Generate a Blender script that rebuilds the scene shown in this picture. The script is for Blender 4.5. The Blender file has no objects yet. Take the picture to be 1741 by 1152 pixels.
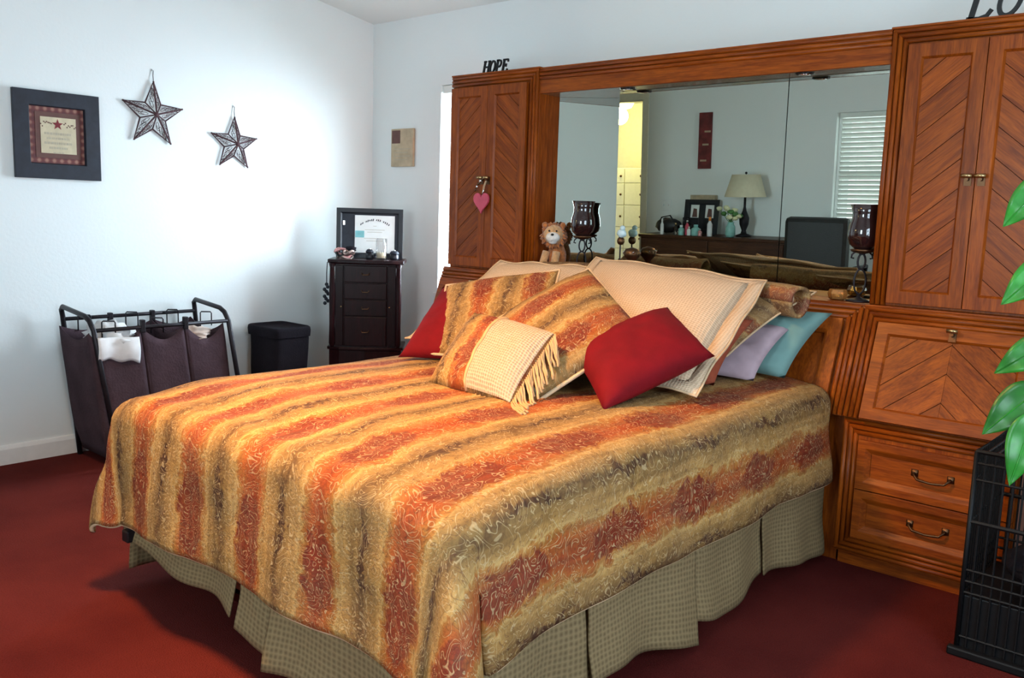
import bpy, bmesh, math, random
from mathutils import Vector, Matrix, noise
random.seed(7)
scene = bpy.context.scene
COL = scene.collection
PI = math.pi

# ------------------------------------------------------------------ camera
FPX, YAW, PITCH, ROLL = 1492.9, -0.7182, -0.1411, 0.0325
CAM = Vector((4.566, -3.780, 1.284))
_r0 = Vector((math.cos(YAW), -math.sin(YAW), 0))
FWD = Vector((math.sin(YAW)*math.cos(PITCH), math.cos(YAW)*math.cos(PITCH), math.sin(PITCH)))
_u0 = _r0.cross(FWD)
RIGHT = _r0*math.cos(ROLL) + _u0*math.sin(ROLL)
UP = -_r0*math.sin(ROLL) + _u0*math.cos(ROLL)
cd = bpy.data.cameras.new('camera'); cam = bpy.data.objects.new('camera', cd); COL.objects.link(cam)
cd.sensor_width = 36; cd.lens = FPX/1741*36; cd.clip_start = 0.05
cam.matrix_world = Matrix(((RIGHT.x, UP.x, -FWD.x, CAM.x), (RIGHT.y, UP.y, -FWD.y, CAM.y), (RIGHT.z, UP.z, -FWD.z, CAM.z), (0, 0, 0, 1)))
scene.camera = cam
def ray(px, py):
    return FWD + RIGHT*((px-870.5)/FPX) - UP*((py-576)/FPX)
def at(px, py, X=None, Y=None, Z=None):
    d = ray(px, py)
    t = (X-CAM.x)/d.x if X is not None else (Y-CAM.y)/d.y if Y is not None else (Z-CAM.z)/d.z
    return CAM + d*t

# ------------------------------------------------------------------ light
scene.view_settings.view_transform = 'Standard'
scene.view_settings.look = 'None'
scene.view_settings.gamma = 1
scene.view_settings.use_curve_mapping = False
scene.view_settings.exposure = 0.0
w = bpy.data.worlds.new('sky'); scene.world = w; w.use_nodes = True
w.node_tree.nodes['Background'].inputs[0].default_value = (0.80, 0.90, 1.0, 1)
w.node_tree.nodes['Background'].inputs[1].default_value = 2.5
def area(name, loc, to, sx, sy, col, power, spread=PI):
    l = bpy.data.lights.new(name, 'AREA'); l.shape = 'RECTANGLE'; l.size = sx; l.size_y = sy
    l.color = col; l.energy = power; l.spread = spread
    o = bpy.data.objects.new(name, l); COL.objects.link(o)
    o.location = loc; o.rotation_euler = (Vector(to)-Vector(loc)).to_track_quat('-Z', 'Y').to_euler()
    return o
# daylight through the room's windows; the last one is an added fill
area('daylight_headboard_window', (1.02, 0.20, 1.42), (1.02, -1, 1.42), 0.95, 1.2, (0.68, 0.86, 1.0), 240)
area('daylight_side_window', (5.66, -2.55, 1.45), (0, -2.2, 1.3), 1.5, 1.3, (0.66, 0.86, 1.0), 66)
area('daylight_dresser_window', (2.0, -5.14, 1.5), (2.0, 0, 1.4), 1.3, 1.0, (0.74, 0.95, 0.97), 9)
area('added_front_fill', (3.32, -5.05, 1.5), (2.6, 0, 1.45), 0.95, 1.1, (0.74, 0.93, 1.0), 66)  # added fill for back wall and cabinets, from an invented opening

# ------------------------------------------------------------------ materials
MATS = {}
def new_mat(name):
    m = bpy.data.materials.new(name); m.use_nodes = True
    MATS[name] = m
    nt = m.node_tree
    return m, nt, nt.nodes['Principled BSDF']
def N(nt, typ, **kw):
    n = nt.nodes.new(typ)
    for k, v in kw.items():
        if k in ('ins',):
            for kk, vv in v.items():
                n.inputs[kk].default_value = vv
        else: setattr(n, k, v)
    return n
def ramp(nt, stops, interp='LINEAR'):
    r = nt.nodes.new('ShaderNodeValToRGB'); cr = r.color_ramp; cr.interpolation = interp
    while len(cr.elements) < len(stops): cr.elements.new(0.5)
    for e, (p, c) in zip(cr.elements, stops):
        e.position = p; e.color = (*c, 1) if len(c) == 3 else c
    return r
def simple(name, col, rough=0.6, metal=0.0, var=0.12, scale=25, bump=0.0, bscale=120, spec=0.5, coat=0.0, trans=0.0, ior=1.45, sheen=0.0, alpha=1.0):
    m, nt, b = new_mat(name)
    b.inputs['Roughness'].default_value = rough; b.inputs['Metallic'].default_value = metal
    b.inputs['Specular IOR Level'].default_value = spec; b.inputs['Coat Weight'].default_value = coat
    b.inputs['Transmission Weight'].default_value = trans; b.inputs['IOR'].default_value = ior
    b.inputs['Sheen Weight'].default_value = sheen
    tc = N(nt, 'ShaderNodeTexCoord')
    ns = N(nt, 'ShaderNodeTexNoise', ins={'Scale': scale, 'Detail': 4.0})
    nt.links.new(tc.outputs['Object'], ns.inputs['Vector'])
    r = ramp(nt, [(0.3, tuple(c*(1-var) for c in col)), (0.7, tuple(min(1, c*(1+var)) for c in col))])
    nt.links.new(ns.outputs['Fac'], r.inputs['Fac']); nt.links.new(r.outputs['Color'], b.inputs['Base Color'])
    if bump:
        n2 = N(nt, 'ShaderNodeTexNoise', ins={'Scale': bscale, 'Detail': 3.0})
        nt.links.new(tc.outputs['Object'], n2.inputs['Vector'])
        bp = N(nt, 'ShaderNodeBump', ins={'Strength': bump, 'Distance': 0.01})
        nt.links.new(n2.outputs['Fac'], bp.inputs['Height']); nt.links.new(bp.outputs['Normal'], b.inputs['Normal'])
    return m
def wood(name, axis, light, dark, rough=0.40, coat=0.06, rot=0.0):
    """oak grain running along the axis, object space"""
    m, nt, b = new_mat(name)
    tc = N(nt, 'ShaderNodeTexCoord'); mp = N(nt, 'ShaderNodeMapping')
    sc = {'x': (1.2, 14, 14), 'y': (14, 1.2, 14), 'z': (14, 14, 1.2)}[axis]
    mp.inputs['Scale'].default_value = sc
    mp0 = N(nt, 'ShaderNodeMapping'); mp0.inputs['Rotation'].default_value = (0, rot, 0)
    oi = N(nt, 'ShaderNodeObjectInfo')
    add = N(nt, 'ShaderNodeVectorMath', operation='ADD')
    mul = N(nt, 'ShaderNodeMath', operation='MULTIPLY', ins={1: 13.0})
    nt.links.new(oi.outputs['Random'], mul.inputs[0])
    nt.links.new(tc.outputs['Object'], mp0.inputs['Vector'])
    nt.links.new(mp0.outputs['Vector'], add.inputs[0]); nt.links.new(mul.outputs[0], add.inputs[1])
    nt.links.new(add.outputs[0], mp.inputs['Vector'])
    n1 = N(nt, 'ShaderNodeTexNoise', ins={'Scale': 3.0, 'Detail': 6.0, 'Roughness': 0.65, 'Distortion': 0.6})
    n2 = N(nt, 'ShaderNodeTexNoise', ins={'Scale': 16.0, 'Detail': 3.0})
    nt.links.new(mp.outputs['Vector'], n1.inputs['Vector']); nt.links.new(mp.outputs['Vector'], n2.inputs['Vector'])
    r = ramp(nt, [(0.28, dark), (0.5, tuple((a+c)/2 for a, c in zip(light, dark))), (0.72, light)])
    nt.links.new(n1.outputs['Fac'], r.inputs['Fac'])
    r2 = ramp(nt, [(0.35, (0.62, 0.58, 0.55)), (0.6, (1, 1, 1))])
    nt.links.new(n2.outputs['Fac'], r2.inputs['Fac'])
    mx = N(nt, 'ShaderNodeMixRGB', blend_type='MULTIPLY', ins={0: 0.7})
    nt.links.new(r.outputs['Color'], mx.inputs[1]); nt.links.new(r2.outputs['Color'], mx.inputs[2])
    hv = N(nt, 'ShaderNodeHueSaturation')
    mr = N(nt, 'ShaderNodeMapRange', ins={3: 0.85, 4: 1.12}); nt.links.new(oi.outputs['Random'], mr.inputs[0])
    nt.links.new(mr.outputs[0], hv.inputs['Value']); nt.links.new(mx.outputs[0], hv.inputs['Color'])
    nt.links.new(hv.outputs[0], b.inputs['Base Color'])
    b.inputs['Roughness'].default_value = rough; b.inputs['Coat Weight'].default_value = coat
    b.inputs['Coat Roughness'].default_value = 0.25; b.inputs['Specular IOR Level'].default_value = 0.17
    bp = N(nt, 'ShaderNodeBump', ins={'Strength': 0.12, 'Distance': 0.004})
    nt.links.new(n2.outputs['Fac'], bp.inputs['Height']); nt.links.new(bp.outputs['Normal'], b.inputs['Normal'])
    return m
OL, OD = (0.40, 0.088, 0.0065), (0.155, 0.025, 0.003)
wood('oak_x', 'x', OL, OD); wood('oak_y', 'y', OL, OD); wood('oak_z', 'z', OL, OD)
wood('oak_rise', 'x', OL, OD, rot=math.radians(40)); wood('oak_fall', 'x', OL, OD, rot=math.radians(-40))
wood('cherry_z', 'z', (0.026, 0.006, 0.008), (0.011, 0.004, 0.005), rough=0.3)
wood('dresser_x', 'x', (0.12, 0.045, 0.02), (0.05, 0.018, 0.010))
def wall_mat(name, col):
    m, nt, b = new_mat(name)
    tc = N(nt, 'ShaderNodeTexCoord')
    n1 = N(nt, 'ShaderNodeTexNoise', ins={'Scale': 1.2, 'Detail': 3.0})
    n2 = N(nt, 'ShaderNodeTexNoise', ins={'Scale': 60.0, 'Detail': 4.0})
    for n in (n1, n2): nt.links.new(tc.outputs['Object'], n.inputs['Vector'])
    r = ramp(nt, [(0.3, tuple(c*0.97 for c in col)), (0.7, col)])
    nt.links.new(n1.outputs['Fac'], r.inputs['Fac']); nt.links.new(r.outputs['Color'], b.inputs['Base Color'])
    bp = N(nt, 'ShaderNodeBump', ins={'Strength': 0.15, 'Distance': 0.004})
    nt.links.new(n2.outputs['Fac'], bp.inputs['Height']); nt.links.new(bp.outputs['Normal'], b.inputs['Normal'])
    b.inputs['Roughness'].default_value = 0.75
    return m
wall_mat('wall_paint', (0.80, 0.82, 0.81)); wall_mat('ceiling_paint', (0.84, 0.86, 0.84))
simple('trim_white', (0.80, 0.80, 0.80), rough=0.45, var=0.03)
simple('yellow_paint', (0.80, 0.76, 0.62), rough=0.5, var=0.04)
# carpet
m, nt, b = new_mat('carpet')
tc = N(nt, 'ShaderNodeTexCoord')
n1 = N(nt, 'ShaderNodeTexNoise', ins={'Scale': 2.2, 'Detail': 5.0}); n2 = N(nt, 'ShaderNodeTexNoise', ins={'Scale': 240.0, 'Detail': 2.0})
for n in (n1, n2): nt.links.new(tc.outputs['Object'], n.inputs['Vector'])
r = ramp(nt, [(0.3, (0.085, 0.009, 0.008)), (0.7, (0.140, 0.019, 0.015))]); nt.links.new(n1.outputs['Fac'], r.inputs['Fac'])
r2 = ramp(nt, [(0.3, (0.6, 0.6, 0.6)), (0.7, (1, 1, 1))]); nt.links.new(n2.outputs['Fac'], r2.inputs['Fac'])
mx = N(nt, 'ShaderNodeMixRGB', blend_type='MULTIPLY', ins={0: 0.8}); nt.links.new(r.outputs[0], mx.inputs[1]); nt.links.new(r2.outputs[0], mx.inputs[2])
nt.links.new(mx.outputs[0], b.inputs['Base Color'])
bp = N(nt, 'ShaderNodeBump', ins={'Strength': 0.6, 'Distance': 0.01}); nt.links.new(n2.outputs['Fac'], bp.inputs['Height']); nt.links.new(bp.outputs['Normal'], b.inputs['Normal'])
b.inputs['Roughness'].default_value = 0.95; b.inputs['Specular IOR Level'].default_value = 0.1
# striped jacquard: UV in metres, stripes along V, period 0.30 m in U
def jacquard(name, mute=0.0, per=0.30, vper=0.40):
    m, nt, b = new_mat(name)
    L = nt.links.new
    tc = N(nt, 'ShaderNodeTexCoord'); sep = N(nt, 'ShaderNodeSeparateXYZ')
    wob = N(nt, 'ShaderNodeTexNoise', ins={'Scale': 7.0, 'Detail': 3.0}); L(tc.outputs['UV'], wob.inputs['Vector'])
    wm = N(nt, 'ShaderNodeVectorMath', operation='MULTIPLY_ADD'); wm.inputs[1].default_value = (0.07, 0.07, 0); wm.inputs[2].default_value = (-0.035, -0.035, 0)
    L(wob.outputs['Color'], wm.inputs[0])
    ad = N(nt, 'ShaderNodeVectorMath', operation='ADD'); L(tc.outputs['UV'], ad.inputs[0]); L(wm.outputs[0], ad.inputs[1])
    L(ad.outputs[0], sep.inputs[0])
    def math_(op, a, bb, c=None):
        n = N(nt, 'ShaderNodeMath', operation=op)
        for i, v in enumerate((a, bb, c)):
            if v is None: continue
            if isinstance(v, (int, float)): n.inputs[i].default_value = v
            else: L(v, n.inputs[i])
        return n.outputs[0]
    wob2 = N(nt, 'ShaderNodeTexNoise', ins={'Scale': 26.0, 'Detail': 2.0, 'Distortion': 1.0}); L(tc.outputs['UV'], wob2.inputs['Vector'])
    u = math_('FRACT', math_('DIVIDE', math_('MULTIPLY_ADD', wob2.outputs['Fac'], 0.07, math_('SUBTRACT', sep.outputs['X'], 0.035)), per), 0)          # rust stripe at u = 0 / 1
    a = math_('MULTIPLY', math_('ABSOLUTE', math_('SUBTRACT', u, 0.5), 0), 2)   # 1 at rust centre, 0 at the dark chain
    st = ramp(nt, [(0.0, (0.12, 0.058, 0.020)), (0.14, (0.235, 0.128, 0.040)), (0.30, (0.32, 0.172, 0.053)), (0.44, (0.41, 0.225, 0.068)), (0.50, (0.49, 0.295, 0.100)),
                   (0.56, (0.37, 0.155, 0.034)), (0.74, (0.35, 0.082, 0.015)), (1.0, (0.28, 0.044, 0.010))])
    L(a, st.inputs['Fac'])
    # medallions repeating along the stripes
    vv = math_('FRACT', math_('DIVIDE', sep.outputs['Y'], vper), 0)
    vd = math_('ABSOLUTE', math_('SUBTRACT', vv, 0.5), 0)
    med = math_('SUBTRACT', 1.0, math_('ADD', math_('POWER', math_('DIVIDE', math_('SUBTRACT', 1.0, a), 0.40), 2), math_('POWER', math_('DIVIDE', vd, 0.33), 2)))
    medr = ramp(nt, [(0.0, (0, 0, 0)), (0.25, (1, 1, 1))]); L(med, medr.inputs['Fac'])
    c1 = N(nt, 'ShaderNodeMixRGB', ins={2: (0.165, 0.020, 0.009, 1)}); L(st.outputs[0], c1.inputs[1])
    sc = math_('MULTIPLY', medr.outputs[0], math_('MULTIPLY_ADD', wob2.outputs['Fac'], 1.3, 0.1)); L(sc, c1.inputs[0])
    # dark chain motif on the dark line
    ch = math_('SUBTRACT', 1.0, math_('ADD', math_('POWER', math_('DIVIDE', a, 0.085), 2), math_('POWER', math_('DIVIDE', math_('ABSOLUTE', math_('SUBTRACT', math_('FRACT', math_('DIVIDE', sep.outputs['Y'], vper), 0), 0.3), 0), 0.24), 2)))
    chr_ = ramp(nt, [(0.0, (0, 0, 0)), (0.2, (1, 1, 1))]); L(ch, chr_.inputs['Fac'])
    c2 = N(nt, 'ShaderNodeMixRGB', ins={2: (0.045, 0.014, 0.008, 1)}); L(c1.outputs[0], c2.inputs[1]); L(math_('MULTIPLY', chr_.outputs[0], math_('MULTIPLY_ADD', math_('SINE', math_('MULTIPLY', sep.outputs['Y'], 170.0), 0), 0.28, 0.62)), c2.inputs[0])
    # curling thread lines
    def thread(scale, dist, lo, hi, col, fac, src):
        wv = N(nt, 'ShaderNodeTexNoise', ins={'Scale': scale, 'Detail': 1.0, 'Distortion': dist}); L(tc.outputs['UV'], wv.inputs['Vector'])
        t = math_('ABSOLUTE', math_('SUBTRACT', math_('FRACT', math_('MULTIPLY', wv.outputs['Fac'], 6.0), 0), 0.5), 0)
        rr = ramp(nt, [(lo, (1, 1, 1)), (hi, (0, 0, 0))]); L(t, rr.inputs['Fac'])
        c = N(nt, 'ShaderNodeMixRGB', ins={2: (*col, 1)}); L(src, c.inputs[1]); L(math_('MULTIPLY', rr.outputs[0], fac), c.inputs[0])
        return c.outputs[0]
    c3 = thread(15, 2.4, 0.04, 0.11, (0.58, 0.42, 0.22), 0.60, c2.outputs[0])
    c4 = thread(11, 3.0, 0.03, 0.07, (0.10, 0.03, 0.015), 0.50, c3)
    mpv = N(nt, 'ShaderNodeMapping'); mpv.inputs['Scale'].default_value = (60, 3, 1); L(tc.outputs['UV'], mpv.inputs['Vector'])
    strk = N(nt, 'ShaderNodeTexNoise', ins={'Scale': 1.0, 'Detail': 3.0}); L(mpv.outputs[0], strk.inputs['Vector'])
    sr = ramp(nt, [(0.35, (0.72, 0.70, 0.68)), (0.65, (1.12, 1.12, 1.12))]); L(strk.outputs['Fac'], sr.inputs['Fac'])
    cm = N(nt, 'ShaderNodeMixRGB', blend_type='MULTIPLY', ins={0: 0.8}); L(c4, cm.inputs[1]); L(sr.outputs[0], cm.inputs[2]); c4 = cm.outputs[0]
    # muted wear, mauve to grey
    gm = N(nt, 'ShaderNodeTexNoise', ins={'Scale': 5.0, 'Detail': 4.0}); L(tc.outputs['UV'], gm.inputs['Vector'])
    gr = ramp(nt, [(0.35, (0, 0, 0)), (0.75, (1, 1, 1))]); L(gm.outputs['Fac'], gr.inputs['Fac'])
    c5 = N(nt, 'ShaderNodeMixRGB', ins={2: (0.225, 0.135, 0.080, 1)}); L(c4, c5.inputs[1]); L(math_('MULTIPLY_ADD', gr.outputs[0], 0.22, mute), c5.inputs[0])
    L(c5.outputs[0], b.inputs['Base Color'])
    fine = N(nt, 'ShaderNodeTexNoise', ins={'Scale': 130.0, 'Detail': 2.0}); L(tc.outputs['UV'], fine.inputs['Vector'])
    hsum = math_('MULTIPLY_ADD', fine.outputs['Fac'], 0.6, math_('MULTIPLY', wob.outputs['Fac'], 0.8))
    bp = N(nt, 'ShaderNodeBump', ins={'Strength': 0.35, 'Distance': 0.012}); L(hsum, bp.inputs['Height']); L(bp.outputs['Normal'], b.inputs['Normal'])
    b.inputs['Roughness'].default_value = 0.7; b.inputs['Specular IOR Level'].default_value = 0.2
    return m
jacquard('jacquard'); jacquard('jacquard_mauve', mute=0.30, per=0.2, vper=0.22); jacquard('jacquard_small', per=0.22, vper=0.26)
# waffle weave cream, UV in metres
def waffle(name, col, dark, sc=85, strength=0.5):
    m, nt, b = new_mat(name); L = nt.links.new
    tc = N(nt, 'ShaderNodeTexCoord')
    v = N(nt, 'ShaderNodeTexVoronoi', ins={'Scale': sc, 'Randomness': 0.15}); L(tc.outputs['UV'], v.inputs['Vector'])
    r = ramp(nt, [(0.1, dark), (0.55, col)]); L(v.outputs['Distance'], r.inputs['Fac']); L(r.outputs[0], b.inputs['Base Color'])
    bp = N(nt, 'ShaderNodeBump', ins={'Strength': strength, 'Distance': 0.006}); L(v.outputs['Distance'], bp.inputs['Height']); L(bp.outputs['Normal'], b.inputs['Normal'])
    b.inputs['Roughness'].default_value = 0.85; b.inputs['Specular IOR Level'].default_value = 0.2
waffle('cream_waffle', (0.66, 0.48, 0.33), (0.48, 0.33, 0.215)); waffle('skirt_cloth', (0.255, 0.18, 0.09), (0.14, 0.095, 0.047), sc=60, strength=0.3)
waffle('knit', (0.58, 0.42, 0.30), (0.34, 0.225, 0.14), sc=105, strength=0.9)
simple('cream_cord', (0.66, 0.46, 0.28), rough=0.9, bump=0.5, bscale=400)
simple('fringe_cord', (0.58, 0.33, 0.15), rough=0.9)
simple('red_cloth', (0.155, 0.002, 0.006), rough=0.8, var=0.15, scale=14, bump=0.2, bscale=300, spec=0.2)
simple('rust_cloth', (0.30, 0.06, 0.025), rough=0.85, bump=0.2)
simple('teal_cloth', (0.15, 0.27, 0.255), rough=0.85, var=0.1, scale=9)
simple('lilac_cloth', (0.43, 0.31, 0.35), rough=0.85, var=0.15, scale=12)
simple('mattress_cloth', (0.62, 0.58, 0.52), rough=0.9)
simple('white_cloth', (0.72, 0.70, 0.70), rough=0.9, var=0.1, scale=18)
simple('pink_cloth', (0.66, 0.52, 0.45), rough=0.9)
simple('hamper_cloth', (0.060, 0.036, 0.044), rough=0.95, var=0.25, scale=8, bump=0.3, bscale=90, spec=0.15)
simple('black_cloth', (0.012, 0.010, 0.014), rough=0.95, spec=0.15, bump=0.2)
simple('dark_metal', (0.022, 0.018, 0.022), rough=0.45, metal=0.6)
simple('black_metal', (0.006, 0.006, 0.007), rough=0.5, metal=0.3, spec=0.3)
simple('rust_metal', (0.085, 0.040, 0.045), rough=0.6, metal=0.5, var=0.4, scale=40)
simple('brass', (0.50, 0.34, 0.16), rough=0.3, metal=1.0)
simple('dark_brass', (0.12, 0.06, 0.03), rough=0.4, metal=0.9)
simple('chrome', (0.8, 0.8, 0.8), rough=0.12, metal=1.0, var=0.02)
simple('black_wood', (0.010, 0.010, 0.014), rough=0.45)
simple('frame_navy', (0.014, 0.016, 0.026), rough=0.55, var=0.3)
simple('sign_black', (0.006, 0.006, 0.007), rough=0.5)
simple('heart_pink', (0.62, 0.07, 0.12), rough=0.4, var=0.1)
simple('plush_orange', (0.44, 0.14, 0.035), rough=1.0, var=0.35, scale=60, bump=0.6, bscale=160, sheen=0.4)
simple('plush_tan', (0.60, 0.33, 0.15), rough=1.0, var=0.2, scale=60, bump=0.5, sheen=0.4)
simple('plush_white', (0.80, 0.76, 0.72), rough=1.0, var=0.05, bump=0.5, sheen=0.3)
simple('bead_black', (0.01, 0.01, 0.01), rough=0.15)
simple('cup_brown', (0.022, 0.008, 0.008), rough=0.06, var=0.2, spec=0.6, coat=0.6)
simple('candle_wax', (0.72, 0.60, 0.42), rough=0.5)
simple('clear_glass', (0.95, 0.95, 0.95), rough=0.03, trans=1.0, var=0.01)
m, nt, b = new_mat('window_glass')
_t = N(nt, 'ShaderNodeBsdfTransparent'); _g = N(nt, 'ShaderNodeBsdfGlossy', ins={'Roughness': 0.02}); _m = N(nt, 'ShaderNodeMixShader', ins={0: 0.07})
_l = N(nt, 'ShaderNodeLayerWeight', ins={0: 0.25}); _a = N(nt, 'ShaderNodeMath', operation='MULTIPLY_ADD', ins={1: 0.5, 2: 0.04}); nt.links.new(_l.outputs['Facing'], _a.inputs[0]); nt.links.new(_a.outputs[0], _m.inputs[0])
nt.links.new(_t.outputs[0], _m.inputs[1]); nt.links.new(_g.outputs[0], _m.inputs[2]); nt.links.new(_m.outputs[0], nt.nodes['Material Output'].inputs[0])
simple('amber_glass', (0.75, 0.45, 0.16), rough=0.08, trans=0.85, var=0.05)
simple('figurine_blue', (0.55, 0.70, 0.76), rough=0.35, var=0.1)
simple('paper', (0.78, 0.78, 0.76), rough=0.8, var=0.03)
simple('ink', (0.03, 0.03, 0.035), rough=0.8)
simple('ink_faint', (0.42, 0.36, 0.27), rough=0.8)
simple('parchment', (0.56, 0.47, 0.32), rough=0.85, var=0.1, scale=30)
simple('plaque_wood', (0.46, 0.36, 0.24), rough=0.8, var=0.15, scale=20)
simple('plaque_dark', (0.13, 0.06, 0.05), rough=0.8)
simple('teal_card', (0.20, 0.48, 0.50), rough=0.5)
simple('star_red', (0.20, 0.022, 0.03), rough=0.8)
simple('leather_black', (0.012, 0.010, 0.010), rough=0.38, bump=0.25, bscale=160)
simple('lamp_shade', (0.66, 0.58, 0.42), rough=0.9, var=0.04)
simple('flower_cream', (0.70, 0.68, 0.42), rough=0.8)
simple('leaf_small', (0.08, 0.20, 0.05), rough=0.6)
simple('orange_plastic', (0.80, 0.25, 0.04), rough=0.4)
simple('aqua_plastic', (0.25, 0.50, 0.46), rough=0.3)
simple('pot_clay', (0.10, 0.05, 0.03), rough=0.6)
simple('slat_white', (0.78, 0.80, 0.76), rough=0.5, var=0.03)
simple('canvas_red', (0.16, 0.022, 0.022), rough=0.7, var=0.5, scale=9)
simple('jewel_mix', (0.45, 0.32, 0.28), rough=0.3, metal=0.4, var=0.9, scale=70)
simple('jewel_rose', (0.55, 0.25, 0.24), rough=0.3, metal=0.3, var=0.5, scale=70)
simple('dark_plastic', (0.015, 0.015, 0.02), rough=0.3)
# plaid mat of the framed verse
m, nt, b = new_mat('plaid'); L = nt.links.new
tc = N(nt, 'ShaderNodeTexCoord')
w1 = N(nt, 'ShaderNodeTexWave', bands_direction='Y', ins={'Scale': 9.0}); w2 = N(nt, 'ShaderNodeTexWave', bands_direction='Z', ins={'Scale': 9.0})
for n in (w1, w2): L(tc.outputs['Object'], n.inputs['Vector'])
pm = N(nt, 'ShaderNodeMath', operation='ADD'); L(w1.outputs['Fac'], pm.inputs[0]); L(w2.outputs['Fac'], pm.inputs[1])
pr = ramp(nt, [(0.2, (0.10, 0.030, 0.032)), (0.6, (0.15, 0.042, 0.038)), (0.95, (0.30, 0.15, 0.11))]); pd = N(nt, 'ShaderNodeMath', operation='DIVIDE', ins={1: 2.0})
L(pm.outputs[0], pd.inputs[0]); L(pd.outputs[0], pr.inputs['Fac']); L(pr.outputs[0], b.inputs['Base Color']); b.inputs['Roughness'].default_value = 0.8
# mirror and glossy soffit
m, nt, b = new_mat('mirror'); b.inputs['Metallic'].default_value = 1; b.inputs['Roughness'].default_value = 0.0
tc = N(nt, 'ShaderNodeTexCoord'); ns = N(nt, 'ShaderNodeTexNoise', ins={'Scale': 1.0}); nt.links.new(tc.outputs['Object'], ns.inputs['Vector'])
r = ramp(nt, [(0.2, (0.52, 0.56, 0.49)), (0.8, (0.54, 0.58, 0.51))]); nt.links.new(ns.outputs['Fac'], r.inputs[0]); nt.links.new(r.outputs[0], b.inputs['Base Color'])
simple('soffit_gloss', (0.30, 0.23, 0.155), rough=0.22, spec=0.8, coat=0.35, var=0.1, scale=6)
# leaf
m, nt, b = new_mat('leaf'); L = nt.links.new
tc = N(nt, 'ShaderNodeTexCoord'); oi = N(nt, 'ShaderNodeObjectInfo')
ns = N(nt, 'ShaderNodeTexNoise', ins={'Scale': 22.0, 'Detail': 3.0}); L(tc.outputs['Object'], ns.inputs['Vector'])
r = ramp(nt, [(0.3, (0.012, 0.12, 0.014)), (0.7, (0.020, 0.21, 0.020))]); L(ns.outputs['Fac'], r.inputs[0])
hv = N(nt, 'ShaderNodeHueSaturation'); mr = N(nt, 'ShaderNodeMapRange', ins={3: 0.75, 4: 1.5}); L(oi.outputs['Random'], mr.inputs[0]); L(mr.outputs[0], hv.inputs['Value'])
L(r.outputs[0], hv.inputs['Color']); L(hv.outputs[0], b.inputs['Base Color']); b.inputs['Roughness'].default_value = 0.35
# emitters: the dome of the ceiling lamp
m, nt, b = new_mat('lamp_glow'); b.inputs['Emission Color'].default_value = (1, 0.74, 0.42, 1); b.inputs['Emission Strength'].default_value = 5
m, nt, b = new_mat('closet_glow'); b.inputs['Emission Color'].default_value = (1, 0.86, 0.45, 1); b.inputs['Emission Strength'].default_value = 8

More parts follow.
